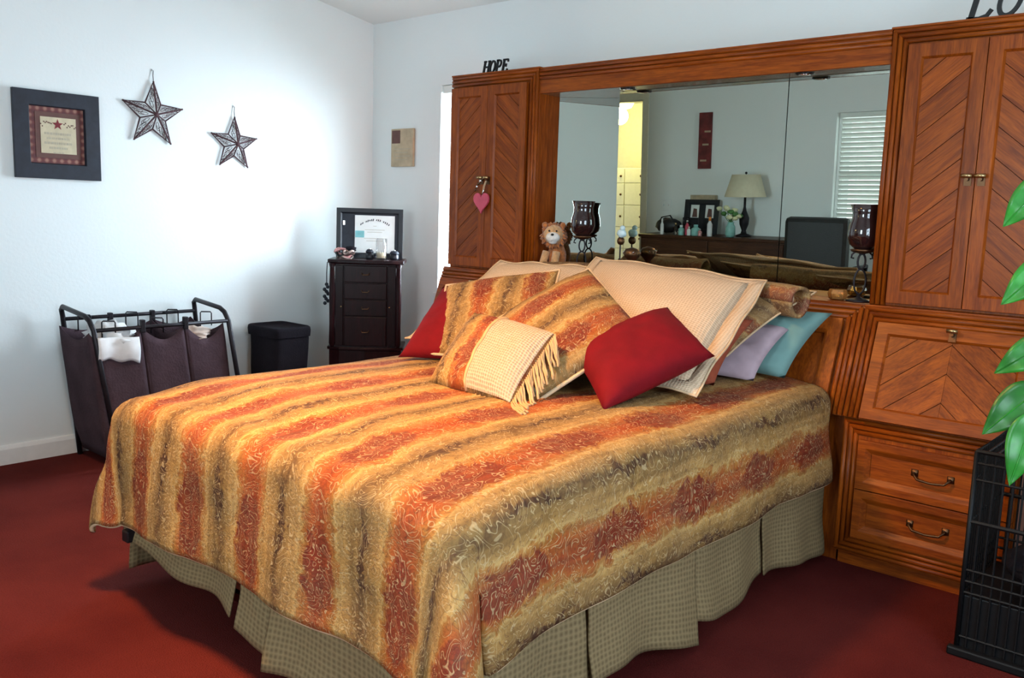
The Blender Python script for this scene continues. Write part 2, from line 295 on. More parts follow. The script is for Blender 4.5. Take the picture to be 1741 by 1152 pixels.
# ------------------------------------------------------------------ mesh helpers (all coordinates are world metres)
WL = {}
class MB:
    def __init__(s, xf=None): s.v = []; s.f = []; s.uv = []; s.xf = xf
    def add(s, vs, fs):
        o = len(s.v)
        for p in vs:
            p = Vector(p); s.v.append(s.xf(p) if s.xf else p)
        for f in fs: s.f.append([i+o for i in f])
    def box(s, x0, x1, y0, y1, z0, z1):
        s.add([(x0, y0, z0), (x1, y0, z0), (x1, y1, z0), (x0, y1, z0), (x0, y0, z1), (x1, y0, z1), (x1, y1, z1), (x0, y1, z1)],
              [(0, 3, 2, 1), (4, 5, 6, 7), (0, 1, 5, 4), (1, 2, 6, 5), (2, 3, 7, 6), (3, 0, 4, 7)]); return s
    def prism(s, poly, ext):
        e = Vector(ext); n = len(poly); P = [Vector(p) for p in poly]
        s.add(P + [p+e for p in P], [list(range(n-1, -1, -1)), list(range(n, 2*n))] + [(i, (i+1) % n, n+(i+1) % n, n+i) for i in range(n)]); return s
    def tube(s, pts, r, seg=8, closed=False):
        P = [Vector(p) for p in pts]; n = len(P); rs = r if isinstance(r, (list, tuple)) else [r]*n
        rings = []; prev = None
        for i in range(n):
            a = P[(i-1) % n] if (i > 0 or closed) else P[i]; c = P[(i+1) % n] if (i < n-1 or closed) else P[i]
            t = (c-a)
            if t.length < 1e-9: t = Vector((0, 0, 1))
            t.normalize()
            if prev is None:
                h = Vector((0, 0, 1)) if abs(t.z) < 0.9 else Vector((1, 0, 0)); u = t.cross(h).normalized()
            else:
                u = (prev - t*prev.dot(t))
                u = u.normalized() if u.length > 1e-6 else t.orthogonal().normalized()
            prev = u; v = t.cross(u)
            rings.append([P[i] + (u*math.cos(2*PI*k/seg) + v*math.sin(2*PI*k/seg))*rs[i] for k in range(seg)])
        vs = [q for rg in rings for q in rg]; fs = []
        m = n if closed else n-1
        for i in range(m):
            j = (i+1) % n
            for k in range(seg): fs.append((i*seg+k, i*seg+(k+1) % seg, j*seg+(k+1) % seg, j*seg+k))
        if not closed: fs += [list(range(seg-1, -1, -1)), [(n-1)*seg+k for k in range(seg)]]
        s.add(vs, fs); return s
    def lathe(s, prof, c, seg=24, cap=True, sx=1, sy=1):
        c = Vector(c); n = len(prof); vs = []; fs = []
        for r, z in prof:
            for k in range(seg): vs.append(c + Vector((r*sx*math.cos(2*PI*k/seg), r*sy*math.sin(2*PI*k/seg), z)))
        for i in range(n-1):
            for k in range(seg): fs.append((i*seg+k, i*seg+(k+1) % seg, (i+1)*seg+(k+1) % seg, (i+1)*seg+k))
        if cap: fs += [list(range(seg-1, -1, -1)), [(n-1)*seg+k for k in range(seg)]]
        s.add(vs, fs); return s
    def ball(s, c, rx, ry=None, rz=None, seg=14, rings=9, nz=0.0, freq=8, seed=0):
        ry = ry or rx; rz = rz or rx; c = Vector(c); vs = []; fs = []
        for i in range(rings+1):
            th = PI*i/rings
            for k in range(seg):
                ph = 2*PI*k/seg
                d = Vector((math.sin(th)*math.cos(ph), math.sin(th)*math.sin(ph), math.cos(th)))
                q = 1 + (nz*noise.noise(d*freq*0.4+Vector((seed, seed*2, 0))) if nz else 0)
                vs.append(c + Vector((d.x*rx*q, d.y*ry*q, d.z*rz*q)))
        for i in range(rings):
            for k in range(seg): fs.append((i*seg+k, (i+1)*seg+k, (i+1)*seg+(k+1) % seg, i*seg+(k+1) % seg))
        s.add(vs, fs); return s
    def grid(s, fn, nu, nv, uvfn=None, closed_u=False):
        base = len(s.v)
        for i in range(nu+1):
            for j in range(nv+1):
                p = Vector(fn(i/nu, j/nv)); s.v.append(s.xf(p) if s.xf else p)
        for i in range(nu):
            for j in range(nv):
                s.f.append([base+i*(nv+1)+j, base+(i+1)*(nv+1)+j, base+(i+1)*(nv+1)+j+1, base+i*(nv+1)+j+1])
                if uvfn: s.uv.append([uvfn(i/nu, j/nv), uvfn((i+1)/nu, j/nv), uvfn((i+1)/nu, (j+1)/nv), uvfn(i/nu, (j+1)/nv)])
        return s
def make(name, mb, mat, parent=None, smooth=False, bevel=0, label=None, cat=None, group=None, kind=None, origin=None, solid=0):
    me = bpy.data.meshes.new(name)
    if parent is None and origin is None:
        zs = min(v.z for v in mb.v); cx = sum(v.x for v in mb.v)/len(mb.v); cy = sum(v.y for v in mb.v)/len(mb.v)
        origin = Vector((cx, cy, zs)) if kind != 'structure' else Vector((0, 0, 0))
    base = Vector(WL[parent.name]) if parent else Vector(origin)
    me.from_pydata([v-base for v in mb.v], [], mb.f)
    if mb.uv and len(mb.uv) == len(mb.f):
        ul = me.uv_layers.new(name='UVMap')
        for p in me.polygons:
            for k, li in enumerate(p.loop_indices): ul.data[li].uv = mb.uv[p.index][k]
    bm = bmesh.new(); bm.from_mesh(me); bmesh.ops.recalc_face_normals(bm, faces=bm.faces); bm.to_mesh(me); bm.free()
    if smooth:
        for p in me.polygons: p.use_smooth = True
    me.materials.append(MATS[mat])
    o = bpy.data.objects.new(name, me); COL.objects.link(o)
    if parent: o.parent = parent
    else: o.location = base
    WL[o.name] = base
    if bevel:
        bv = o.modifiers.new('bevel', 'BEVEL'); bv.width = bevel; bv.segments = 2; bv.limit_method = 'ANGLE'
    if solid:
        sd = o.modifiers.new('solid', 'SOLIDIFY'); sd.thickness = solid; sd.offset = -1
    tag(o, label, cat, group, kind)
    return o
def tag(o, label=None, cat=None, group=None, kind=None):
    if label: o['label'] = label
    if cat: o['category'] = cat
    if group: o['group'] = group
    if kind: o['kind'] = kind
def thing(name, label, cat, loc, group=None):
    o = bpy.data.objects.new(name, None); COL.objects.link(o); o.location = loc; o.empty_display_size = 0.1
    WL[o.name] = Vector(loc); tag(o, label, cat, group); return o
def ribbon(mb, pts, width, to3, depth):
    """flat stroke of given width through 2-D points, mapped by to3(u,v,w), extruded by depth"""
    n = len(pts)
    P = [Vector((p[0], p[1])) for p in pts]; Lf = []; Rt = []
    for i in range(n):
        a = P[max(0, i-1)]; c = P[min(n-1, i+1)]; t = (c-a).normalized(); q = Vector((-t.y, t.x))
        ww = width if not callable(width) else width(i/(n-1))
        Lf.append(P[i]+q*ww/2); Rt.append(P[i]-q*ww/2)
    vs = []
    for wd in (0, depth):
        for i in range(n): vs.append(to3(Lf[i].x, Lf[i].y, wd)); vs.append(to3(Rt[i].x, Rt[i].y, wd))
    fs = []
    for i in range(n-1):
        a = 2*i; c = 2*n+2*i
        fs += [(a, a+1, a+3, a+2), (c+2, c+3, c+1, c), (a+2, c+2, c, a), (a+1, c+1, c+3, a+3)]
    fs += [(0, 2*n, 2*n+1, 1), (2*n-2, 2*n-1, 4*n-1, 4*n-2)]
    mb.add(vs, fs)
def clip_poly(poly, a, b, c):
    """keep a*x+b*y<=c"""
    out = []
    for i in range(len(poly)):
        p, q = poly[i], poly[(i+1) % len(poly)]
        dp, dq = a*p[0]+b*p[1]-c, a*q[0]+b*q[1]-c
        if dp <= 0: out.append(p)
        if dp*dq < 0:
            t = dp/(dp-dq); out.append((p[0]+t*(q[0]-p[0]), p[1]+t*(q[1]-p[1])))
    return out
def smoothstep(a, b, x):
    t = max(0, min(1, (x-a)/(b-a))); return t*t*(3-2*t)

# ================================================================== THE ROOM
RX, RY, AX = 5.60, -4.89, -1.90          # right wall, front wall, alcove wall
SLOPE = 0.155
def ceil_z(y): return 2.456 - SLOPE*y
S = dict(kind='structure')
make('floor', MB().box(AX-0.1, RX+0.12, RY-2.0, 0.12, -0.06, 0.0), 'carpet', **S)
mb = MB(); mb.prism([(AX-0.1, 0.12, ceil_z(0.12)), (AX-0.1, RY-0.12, ceil_z(RY-0.12)), (AX-0.1, RY-0.12, ceil_z(RY-0.12)+0.08), (AX-0.1, 0.12, ceil_z(0.12)+0.08)], (RX+0.22-AX, 0, 0))
make('ceiling', mb, 'ceiling_paint', **S)
WX0, WX1, WZ0, WZ1 = 0.635, 1.50, 0.79, 2.035
mb = MB(); zt = 2.458
mb.box(-0.12, WX0, 0, 0.12, 0, zt); mb.box(WX1, RX+0.12, 0, 0.12, 0, zt); mb.box(WX0, WX1, 0, 0.12, 0, WZ0); mb.box(WX0, WX1, 0, 0.12, WZ1, zt)
make('wall_back', mb, 'wall_paint', **S)
mb = MB(); mb.prism([(-0.12, 0, 0), (-0.12, -2.95, 0), (-0.12, -2.95, ceil_z(-2.95)), (-0.12, 0, ceil_z(0))], (0.12, 0, 0))
make('wall_left', mb, 'wall_paint', **S)
make('wall_alcove_back', MB().box(AX, -0.12, -2.95, -2.83, 0, 2.9), 'wall_paint', **S)
make('wall_alcove_side', MB().box(AX-0.1, AX, RY, -2.83, 0, 3.2), 'wall_paint', **S)
DX0, DX1, DZ = -1.60, -0.81, 2.30        # doorway to the closet
VX0, VX1, VZ0, VZ1 = 1.30, 2.62, 0.92, 2.06
mb = MB(); zt = 3.22
mb.box(AX-0.1, DX0, RY-0.12, RY, 0, zt); mb.box(DX0, DX1, RY-0.12, RY, DZ, zt); mb.box(DX1, VX0, RY-0.12, RY, 0, zt)
mb.box(VX0, VX1, RY-0.12, RY, 0, VZ0); mb.box(VX0, VX1, RY-0.12, RY, VZ1, zt); mb.box(VX1, 2.82, RY-0.12, RY, 0, zt); mb.box(3.82, RX+0.12, RY-0.12, RY, 0, zt); mb.box(2.82, 3.82, RY-0.12, RY, 0, VZ0); mb.box(2.82, 3.82, RY-0.12, RY, VZ1, zt)
make('wall_front', mb, 'wall_paint', **S)
UY0, UY1, UZ0, UZ1 = -3.35, -1.75, 0.75, 2.10
mb = MB()
def rw(y0, y1, z0, z1): mb.prism([(RX, y0, z0), (RX, y1, z0), (RX, y1, z1 if z1 else ceil_z(y1)), (RX, y0, z1 if z1 else ceil_z(y0))], (0.12, 0, 0))
rw(RY, UY0, 0, None); rw(UY1, 0, 0, None); rw(UY0, UY1, 0, UZ0); rw(UY0, UY1, UZ1, None)
make('wall_right', mb, 'wall_paint', **S)
def baseboard(name, x0, x1, y0, y1):
    m_ = MB().box(x0, x1, y0, y1, 0, 0.075)
    make(name, m_, 'trim_white', bevel=0.004, **S)
mb = MB(); mb.prism([(0.0, 0, 0), (0.016, 0, 0), (0.016, 0, 0.075), (0.010, 0, 0.092), (0.0, 0, 0.096)], (0, -2.95, 0)); make('baseboard_left', mb, 'trim_white', **S)
baseboard('baseboard_back', 0.016, 1.10, -0.015, 0); baseboard('baseboard_front', DX1+0.09, RX, RY, RY+0.015); baseboard('baseboard_right', RX-0.015, RX, RY+0.015, 0)
# closet behind the doorway
make('wall_closet_back', MB().box(-2.7, -0.5, -6.61, -6.51, 0, 2.42), 'yellow_paint', **S)
make('wall_closet_left', MB().box(-2.7, -2.6, -6.51, RY-0.12, 0, 2.42), 'yellow_paint', **S)
make('wall_closet_right', MB().box(-0.60, -0.5, -6.51, RY-0.12, 0, 2.42), 'yellow_paint', **S)
make('ceiling_closet', MB().box(-2.7, -0.5, -6.61, RY-0.12, 2.42, 2.48), 'ceiling_paint', **S)
make('floor_closet', MB().box(-2.7, AX-0.1, -6.89, RY, -0.06, 0), 'carpet', **S)
# door casing
mb = MB(); mb.box(DX1, DX1+0.075, RY, RY+0.018, 0, DZ+0.075); mb.box(DX0-0.075, DX0, RY, RY+0.018, 0, DZ+0.075); mb.box(DX0, DX1, RY, RY+0.018, DZ, DZ+0.075)
mb.box(DX1-0.015, DX1, RY-0.12, RY, 0, DZ); mb.box(DX0, DX0+0.015, RY-0.12, RY, 0, DZ); mb.box(DX0, DX1, RY-0.12, RY, DZ-0.015, DZ)
d1 = make('door_1', mb, 'yellow_paint', bevel=0.003, **S)
make('strike_plate', MB().box(DX1-0.018, DX1-0.0155, RY-0.07, RY-0.04, 0.90, 0.99), 'brass', parent=d1)
# windows: frame, sash bars, panes
def window(name, x0, x1, y0, y1, z0, z1, axis, side):
    """axis 'y': window in a wall of constant y"""
    mb = MB(); t = 0.035
    if axis == 'y':
        ym = (y0+y1)/2
        def bx(m_, a0, a1, b0, b1, d): m_.box(a0, a1, ym-d, ym+d, b0, b1)
        a0, a1 = x0, x1
    else:
        xm = (x0+x1)/2
        def bx(m_, a0, a1, b0, b1, d): m_.box(xm-d, xm+d, a0, a1, b0, b1)
        a0, a1 = y0, y1
    bx(mb, a0, a0+t, z0, z1, 0.03); bx(mb, a1-t, a1, z0, z1, 0.03); bx(mb, a0+t, a1-t, z0, z0+t, 0.03); bx(mb, a0+t, a1-t, z1-t, z1, 0.03)
    wdw = make(name, mb, 'trim_white', bevel=0.003, **S)
    zm = (z0+z1)/2
    m2 = MB(); bx(m2, a0+t, a1-t, zm-0.02, zm+0.02, 0.02); make('meeting_rail', m2, 'trim_white', parent=wdw)
    for lo, hi in ((z0+t, zm-0.02), (zm+0.02, z1-t)):
        m3 = MB(); bx(m3, a0+t, a1-t, lo, hi, 0.003); make('pane', m3, 'window_glass', parent=wdw)
    return wdw
window('window_1', WX0, WX1, 0.06, 0.12, WZ0, WZ1, 'y', 1)
window('window_2', VX0, VX1, RY-0.12, RY-0.06, VZ0, VZ1, 'y', -1)
window('fill_window', 2.82, 3.82, RY-0.12, RY-0.06, VZ0, VZ1, 'y', -1)  # invented window, never in view, added to let the fill light in
window('window_3', RX+0.06, RX+0.12, UY0, UY1, UZ0, UZ1, 'x', 1)
mb = MB(); mb.box(WX0-0.03, WX1+0.03, -0.012, 0.0, WZ0-0.06, WZ0-0.002); make('trim_1', mb, 'trim_white', bevel=0.003, **S)
# venetian blinds
def blind(x0, x1, y, z0, z1, tilt, label, pitch, dirn, depth=0.048):
    t = thing('venetian_blind', label, 'blind', ((x0+x1)/2, y, z0))
    make('headrail', MB().box(x0, x1, y-0.022, y+0.022, z1-0.045, z1), 'slat_white', parent=t, bevel=0.003)
    z = z1-0.045-pitch*0.6; c, s_ = math.cos(tilt)*depth/2, math.sin(tilt)*depth/2*dirn
    base = None
    while z > z0+0.03:
        if base is None:
            m_ = MB(); m_.prism([(x0+0.006, y-c, z-s_), (x0+0.006, y, z+0.004), (x0+0.006, y+c, z+s_), (x0+0.006, y, z+0.0015)], (x1-x0-0.012, 0, 0))
            base = make('slat', m_, 'slat_white', parent=t); zb = z
        else:
            o = base.copy(); COL.objects.link(o); o.parent = t; o.location = (0, 0, z-zb)
        z -= pitch
    make('bottom_rail', MB().box(x0+0.006, x1-0.006, y-0.02, y+0.02, z0, z0+0.022), 'slat_white', parent=t, bevel=0.003)
    for cx in (x0+0.16, x1-0.16): make('lift_cord', MB().tube([(cx, y-0.024*dirn, z0+0.02), (cx, y-0.024*dirn, z1-0.04)], 0.0018, 5), 'slat_white', parent=t)
    return t
blind(WX0+0.012, WX1-0.01, 0.026, WZ0+0.01, WZ1-0.002, math.radians(12), 'white slatted blind in the bright window behind the pier cabinet', 0.044, 1)
blind(VX0+0.035, VX1-0.012, RY-0.028, VZ0+0.01, VZ1-0.002, math.radians(52), 'white slatted blind seen in the mirror behind the black chair', 0.043, 1)

# pendant lamp over the foot of the bed (out of frame)
LP = Vector((2.30, -2.75, ceil_z(-2.75)))
cl = thing('pendant_lamp', 'brass pendant lamp with warm downward light above the bed foot', 'lamp', LP-Vector((0, 0, 0.42)))
make('canopy', MB().lathe([(0.02, -0.03), (0.06, -0.025), (0.065, 0.0), (0.06, 0.01)], LP, 24), 'brass', parent=cl, smooth=True)
make('cord', MB().tube([LP-Vector((0, 0, 0.02)), LP-Vector((0, 0, 0.20))], 0.005, 6), 'dark_metal', parent=cl)
make('metal_shade', MB().lathe([(0.03, -0.19), (0.06, -0.20), (0.19, -0.34), (0.215, -0.42), (0.211, -0.42), (0.186, -0.343), (0.056, -0.205), (0.0, -0.197)], LP, 28, cap=False), 'brass', parent=cl, smooth=True)
make('bulb', MB().ball(LP-Vector((0, 0, 0.28)), 0.04), 'lamp_glow', parent=cl, smooth=True)
l = bpy.data.lights.new('pendant_light', 'AREA'); l.shape = 'DISK'; l.size = 0.34; l.color = (1, 0.53, 0.17); l.energy = 44; l.spread = math.radians(108)
lo = bpy.data.objects.new('pendant_light', l); COL.objects.link(lo); lo.location = LP - Vector((0, 0, 0.40)); lo.rotation_euler = Vector((0.12, 0.28, -1)).to_track_quat('-Z', 'Y').to_euler()
# closet lamp
ct = thing('closet_lamp', 'small glowing lamp on the closet ceiling beyond the doorway', 'lamp', (-1.6, -5.69, 2.28))
make('glass_globe', MB().lathe([(0.01, -0.13), (0.08, -0.11), (0.11, -0.06), (0.09, -0.01)], (-1.6, -5.69, 2.41), 20), 'closet_glow', parent=ct, smooth=True)
make('canopy', MB().lathe([(0.10, -0.012), (0.10, 0.008)], (-1.6, -5.69, 2.41), 20), 'brass', parent=ct)
l = bpy.data.lights.new('closet_bulb', 'POINT'); l.color = (1, 0.86, 0.36); l.energy = 46; l.shadow_soft_size = 0.1
lo = bpy.data.objects.new('closet_bulb', l); COL.objects.link(lo); lo.location = (-1.6, -5.59, 2.2)

# ================================================================== OAK WALL UNIT
PW, D1, HT, H1 = 0.603, 0.368, 2.0, 0.989
XL, XR = 1.708, 3.387
def slant(v, w):                # v up the slanted front from its foot, w outward
    ln = math.hypot(0.143, 0.409); ey, ez = 0.143/ln, 0.409/ln
    return (-0.548 + v*ey - w*ez, 0.577 + v*ez + w*ey)     # y, z
SL = math.hypot(0.143, 0.409)
def planks(parent, u0, u1, v0, v1, to3, rise, pitch, thick, mat, ur=0.0):
    """diagonal boards clipped to the rectangle"""
    m_ = math.tan(math.radians(40))*rise
    cs = [v-m_*(u-ur) for u in (u0, u1) for v in (v0, v1)]
    k = math.floor(min(cs)/pitch)
    while k*pitch < max(cs):
        c0, c1 = k*pitch+0.0016, (k+1)*pitch-0.0016
        poly = [(u0, v0), (u1, v0), (u1, v1), (u0, v1)]
        poly = clip_poly(poly, -m_, 1, c1-m_*ur)
        if poly: poly = clip_poly(poly, m_, -1, -c0+m_*ur)
        k += 1
        if len(poly) < 3: continue
        ar = abs(sum(poly[i][0]*poly[(i+1) % len(poly)][1]-poly[(i+1) % len(poly)][0]*poly[i][1] for i in range(len(poly))))/2
        if ar < 2e-4: continue
        mb = MB(); a = [Vector(to3(p[0], p[1], 0)) for p in poly]; b_ = [Vector(to3(p[0], p[1], thick)) for p in poly]; n = len(a)
        mb.add(a+b_, [list(range(n-1, -1, -1)), list(range(n, 2*n))]+[(i, (i+1) % n, n+(i+1) % n, n+i) for i in range(n)])
        make('plank', mb, mat, parent=parent)
def framed(mb, u0, u1, v0, v1, to3, wd, th, lip=0.008):
    """door frame of two stiles and two rails with a sloping inner edge"""
    def slab(poly_o):
        a = [Vector(to3(*p)) for p in poly_o]
        return a
    o = [(u0, v0), (u1, v0), (u1, v1), (u0, v1)]; i1 = [(u0+wd, v0+wd), (u1-wd, v0+wd), (u1-wd, v1-wd), (u0+wd, v1-wd)]
    i2 = [(u0+wd+lip, v0+wd+lip), (u1-wd-lip, v0+wd+lip), (u1-wd-lip, v1-wd-lip), (u0+wd+lip, v1-wd-lip)]
    V = [to3(u, v, 0) for u, v in o] + [to3(u, v, th) for u, v in o] + [to3(u, v, th) for u, v in i1] + [to3(u, v, th*0.35) for u, v in i2] + [to3(u, v, 0) for u, v in i2]
    F = []
    for k in range(4):
        j = (k+1) % 4
        F += [(k, j, 4+j, 4+k), (4+k, 4+j, 8+j, 8+k), (8+k, 8+j, 12+j, 12+k), (12+k, 12+j, 16+j, 16+k), (16+k, 16+j, j, k)]
    mb.add(V, F)
def knob(parent, p, n):
    p = Vector(p); n = Vector(n).normalized(); side = n.cross(Vector((0, 0, 1))).normalized(); up = side.cross(n)
    mb = MB(); q = [p + side*a + up*c_ for a, c_ in ((-0.012, -0.022), (0.012, -0.022), (0.012, 0.018), (-0.012, 0.018))]
    mb.prism(q, n*0.004); mb.tube([p, p+n*0.02], 0.006, 8)
    k = make('knob', mb, 'dark_brass', parent=parent)
    make('knob_grip', MB().tube([p+n*0.022-side*0.017+up*0.012, p+n*0.026+up*0.012, p+n*0.022+side*0.017+up*0.012], 0.0075, 8), 'brass', parent=parent, smooth=True)
def pier(xin, s, label):
    def X(u): return xin + s*u
    t = thing('pier_cabinet', label, 'cabinet', (X(PW/2), -0.25, 0), 'oak pier cabinets flanking the bed')
    def bx(u0, u1, y0, y1, z0, z1): return MB().box(min(X(u0), X(u1)), max(X(u0), X(u1)), y0, y1, z0, z1)
    make('upper_carcass', bx(0, PW, -D1+0.008, -0.006, H1, HT-0.004), 'oak_z', parent=t, bevel=0.002)
    make('top_board', bx(-0.004, PW+0.004, -D1-0.006, -0.006, HT-0.004, HT+0.004), 'oak_x', parent=t, bevel=0.002)
    f_up = lambda u, v, w_: (X(u), -D1-w_, v)
    for i in range(3):
        z = HT-0.012-i*0.0185
        make('crown_bead', MB().tube([f_up(0.004+i*0.0195, z, -0.002), f_up(PW-0.002, z, -0.002)], 0.0095, 8), 'oak_x', parent=t, smooth=True)
        u = 0.0105+i*0.0195
        make('flute_bead', MB().tube([f_up(u, H1+0.002, -0.002), f_up(u, HT-0.012-i*0.0185, -0.002)], 0.0098, 8), 'oak_z', parent=t, smooth=True)
    ua, ub = 0.066, PW-0.010; um = (ua+ub)/2
    for (a, b_) in ((ua, um-0.0012), (um+0.0012, ub)):
        mb = MB(); framed(mb, a, b_, H1+0.012, HT-0.066, f_up, 0.046, 0.018)
        dr = make('door', mb, 'oak_z', parent=t, bevel=0.0015)
        leftside = (X(a) < X(um-0.01)) if s > 0 else (min(X(a), X(b_)) < X(um)-0.01)
        rise_world = 1 if leftside else -1
        planks(dr, a+0.05, b_-0.05, H1+0.062, HT-0.116, f_up, rise_world*s, 0.105, 0.007, 'oak_rise' if rise_world > 0 else 'oak_fall', ur=um)
        kx = um-0.022 if a < um-0.01 else um+0.022
        knob(dr, f_up(kx, 1.455, 0.018), (0, -1, 0))
        if s < 0 and leftside:
            for hz in (1.86, 1.80): make('hinge', MB().tube([f_up(b_+0.001, hz, 0.012), f_up(b_+0.001, hz+0.035, 0.012)], 0.004, 6), 'brass', parent=dr)
    # slanted drop front
    mb = MB(); mb.prism([(X(0), -0.006, 0.577), (X(0), -0.540, 0.577), (X(0), -0.398, H1-0.006), (X(0), -0.006, H1-0.006)], (s*PW, 0, 0))
    make('desk_carcass', mb, 'oak_z', parent=t, bevel=0.002)
    make('desk_ledge', bx(0, PW, -0.405, -0.006, H1-0.006, H1), 'oak_x', parent=t)
    f_sl = lambda u, v, w_: (X(u), *slant(v, w_))
    for i in range(3):
        v = SL-0.011-i*0.0195
        make('crown_bead', MB().tube([f_sl(0.004+i*0.0195, v, -0.003), f_sl(PW-0.002, v, -0.003)], 0.0098, 8), 'oak_x', parent=t, smooth=True)
        u = 0.0105+i*0.0195
        make('flute_bead', MB().tube([f_sl(u, 0.004, -0.003), f_sl(u, SL-0.011-i*0.0195, -0.003)], 0.0098, 8), 'oak_z', parent=t, smooth=True)
    mb = MB(); framed(mb, 0.066, PW-0.012, 0.004, SL-0.062, f_sl, 0.042, 0.018)
    df = make('drop_front', mb, 'oak_x', parent=t, bevel=0.0015)
    uc = (0.066+PW-0.012)/2
    planks(df, 0.112, uc, 0.050, SL-0.108, f_sl, 1, 0.105, 0.007, 'oak_rise' if s > 0 else 'oak_fall', ur=uc)
    planks(df, uc+0.0008, PW-0.058, 0.050, SL-0.108, f_sl, -1, 0.105, 0.007, 'oak_fall' if s > 0 else 'oak_rise', ur=uc)
    kp = f_sl(uc, SL-0.088, 0.018); n_ = Vector((0, slant(0, 1)[0]-slant(0, 0)[0], slant(0, 1)[1]-slant(0, 0)[1]))
    knob(df, kp, n_)
    # drawers
    make('drawer_carcass', bx(0, PW, -0.520, -0.006, 0.055, 0.575), 'oak_z', parent=t, bevel=0.002)
    make('plinth', bx(0.01, PW-0.01, -0.490, -0.01, 0.0, 0.056), 'oak_x', parent=t)
    f_dn = lambda u, v, w_: (X(u), -0.522-w_, v)
    for i in range(3):
        make('crown_bead', MB().tube([f_dn(0.004+i*0.0195, 0.562-i*0.0195, -0.002), f_dn(PW-0.002, 0.562-i*0.0195, -0.002)], 0.0098, 8), 'oak_x', parent=t, smooth=True)
        make('base_bead', MB().tube([f_dn(0.004+i*0.0195, 0.068+i*0.0195, -0.002), f_dn(PW-0.002, 0.068+i*0.0195, -0.002)], 0.0098, 8), 'oak_x', parent=t, smooth=True)
        u = 0.0105+i*0.0195
        make('flute_bead', MB().tube([f_dn(u, 0.068+i*0.0195, -0.002), f_dn(u, 0.562-i*0.0195, -0.002)], 0.0098, 8), 'oak_z', parent=t, smooth=True)
    for (z0, z1) in ((0.315, 0.500), (0.128, 0.311)):
        mb = MB(); framed(mb, 0.066, PW-0.012, z0, z1, f_dn, 0.028, 0.020, lip=0.020)
        mb.add([f_dn(0.100, z0+0.04, 0.004), f_dn(PW-0.05, z0+0.04, 0.004), f_dn(PW-0.05, z1-0.04, 0.004), f_dn(0.100, z1-0.04, 0.004)], [(0, 1, 2, 3)])
        dw = make('drawer', mb, 'oak_x', parent=t, bevel=0.0015)
        zc = (z0+z1)/2
        pts = [f_dn(uc-0.060, zc+0.008, 0.004), f_dn(uc-0.060, zc+0.006, 0.020), f_dn(uc-0.045, zc-0.010, 0.026), f_dn(uc, zc-0.014, 0.028), f_dn(uc+0.045, zc-0.010, 0.026), f_dn(uc+0.060, zc+0.006, 0.020), f_dn(uc+0.060, zc+0.008, 0.004)]
        pl = MB().tube(pts, 0.0045, 6)
        for du in (-0.06, 0.06): pl.lathe([(0.012, -0.012), (0.012, 0.012)], f_dn(uc+du, zc+0.008, 0.006), 8, sy=0.2)
        make('pull', pl, 'dark_brass', parent=dw, smooth=True)
    return t
pier(XL, -1, 'oak pier cabinet with chevron doors beside the bright window')
pier(XR, 1, 'oak pier cabinet with chevron doors behind the black wire crate')

# bridge over the mirror
t = thing('bridge_shelf', 'oak light bridge spanning the mirror between the two tall cabinets', 'shelf', ((XL+XR)/2, -0.2, 1.876))
make('fascia', MB().box(XL+0.001, XR-0.001, -0.360, -0.340, 1.876, HT-0.006), 'oak_x', parent=t, bevel=0.002)
make('top_board', MB().box(XL+0.001, XR-0.001, -0.366, -0.006, HT-0.010, HT-0.001), 'oak_x', parent=t)
make('back_rail', MB().box(XL+0.001, XR-0.001, -0.030, -0.006, 1.884, HT-0.012), 'oak_x', parent=t)
for i in range(3): make('crown_bead', MB().tube([(XL+0.002, -0.362, HT-0.014-i*0.0185), (XR-0.002, -0.362, HT-0.014-i*0.0185)], 0.0095, 8), 'oak_x', parent=t, smooth=True)
make('soffit', MB().box(XL+0.001, XR-0.001, -0.340, -0.006, 1.876, 1.884), 'soffit_gloss', parent=t)
for (x, y) in ((2.19, -0.303), (3.04, -0.316)):
    pk = make('puck_light', MB().lathe([(0.030, -0.006), (0.036, -0.004), (0.036, 0.001)], (x, y, 1.8755), 20), 'bead_black', parent=t, smooth=True)
    make('lens', MB().lathe([(0.004, -0.0085), (0.022, -0.0075), (0.022, -0.005)], (x, y, 1.8755), 16), 'chrome', parent=pk, smooth=True)
# slanted headboard with ledge
t = thing('headboard', 'oak headboard with slanted beaded front and narrow ledge behind the pillows', 'headboard', ((XL+XR)/2, -0.25, 0))
bx0, bx1 = XL+0.001, XR-0.001
mb = MB(); mb.prism([(bx0, -0.006, 0.577), (bx0, -0.540, 0.577), (bx0, -0.398, H1-0.006), (bx0, -0.006, H1-0.006)], (bx1-bx0, 0, 0)); make('slant_panel', mb, 'oak_z', parent=t)
make('ledge', MB().box(bx0, bx1, -0.405, -0.006, H1-0.006, H1), 'oak_x', parent=t)
make('lower_panel', MB().box(bx0, bx1, -0.480, -0.006, 0.0, 0.577), 'oak_z', parent=t)
f_hb = lambda u, v, w_: (u, *slant(v, w_))
for i in range(3):
    v = SL-0.011-i*0.0195; q = 0.0105+i*0.0195
    make('crown_bead', MB().tube([f_hb(bx0+q, v, -0.003), f_hb(bx1-q, v, -0.003)], 0.0098, 8), 'oak_x', parent=t, smooth=True)
    for x in (bx0+q, bx1-q): make('flute_bead', MB().tube([f_hb(x, 0.004, -0.003), f_hb(x, v, -0.003)], 0.0098, 8), 'oak_z', parent=t, smooth=True)
mb = MB(); framed(mb, bx0+0.066, bx1-0.066, 0.004, SL-0.062, f_hb, 0.05, 0.014, lip=0.012)
make('panel_frame', mb, 'oak_z', parent=t, bevel=0.0015)
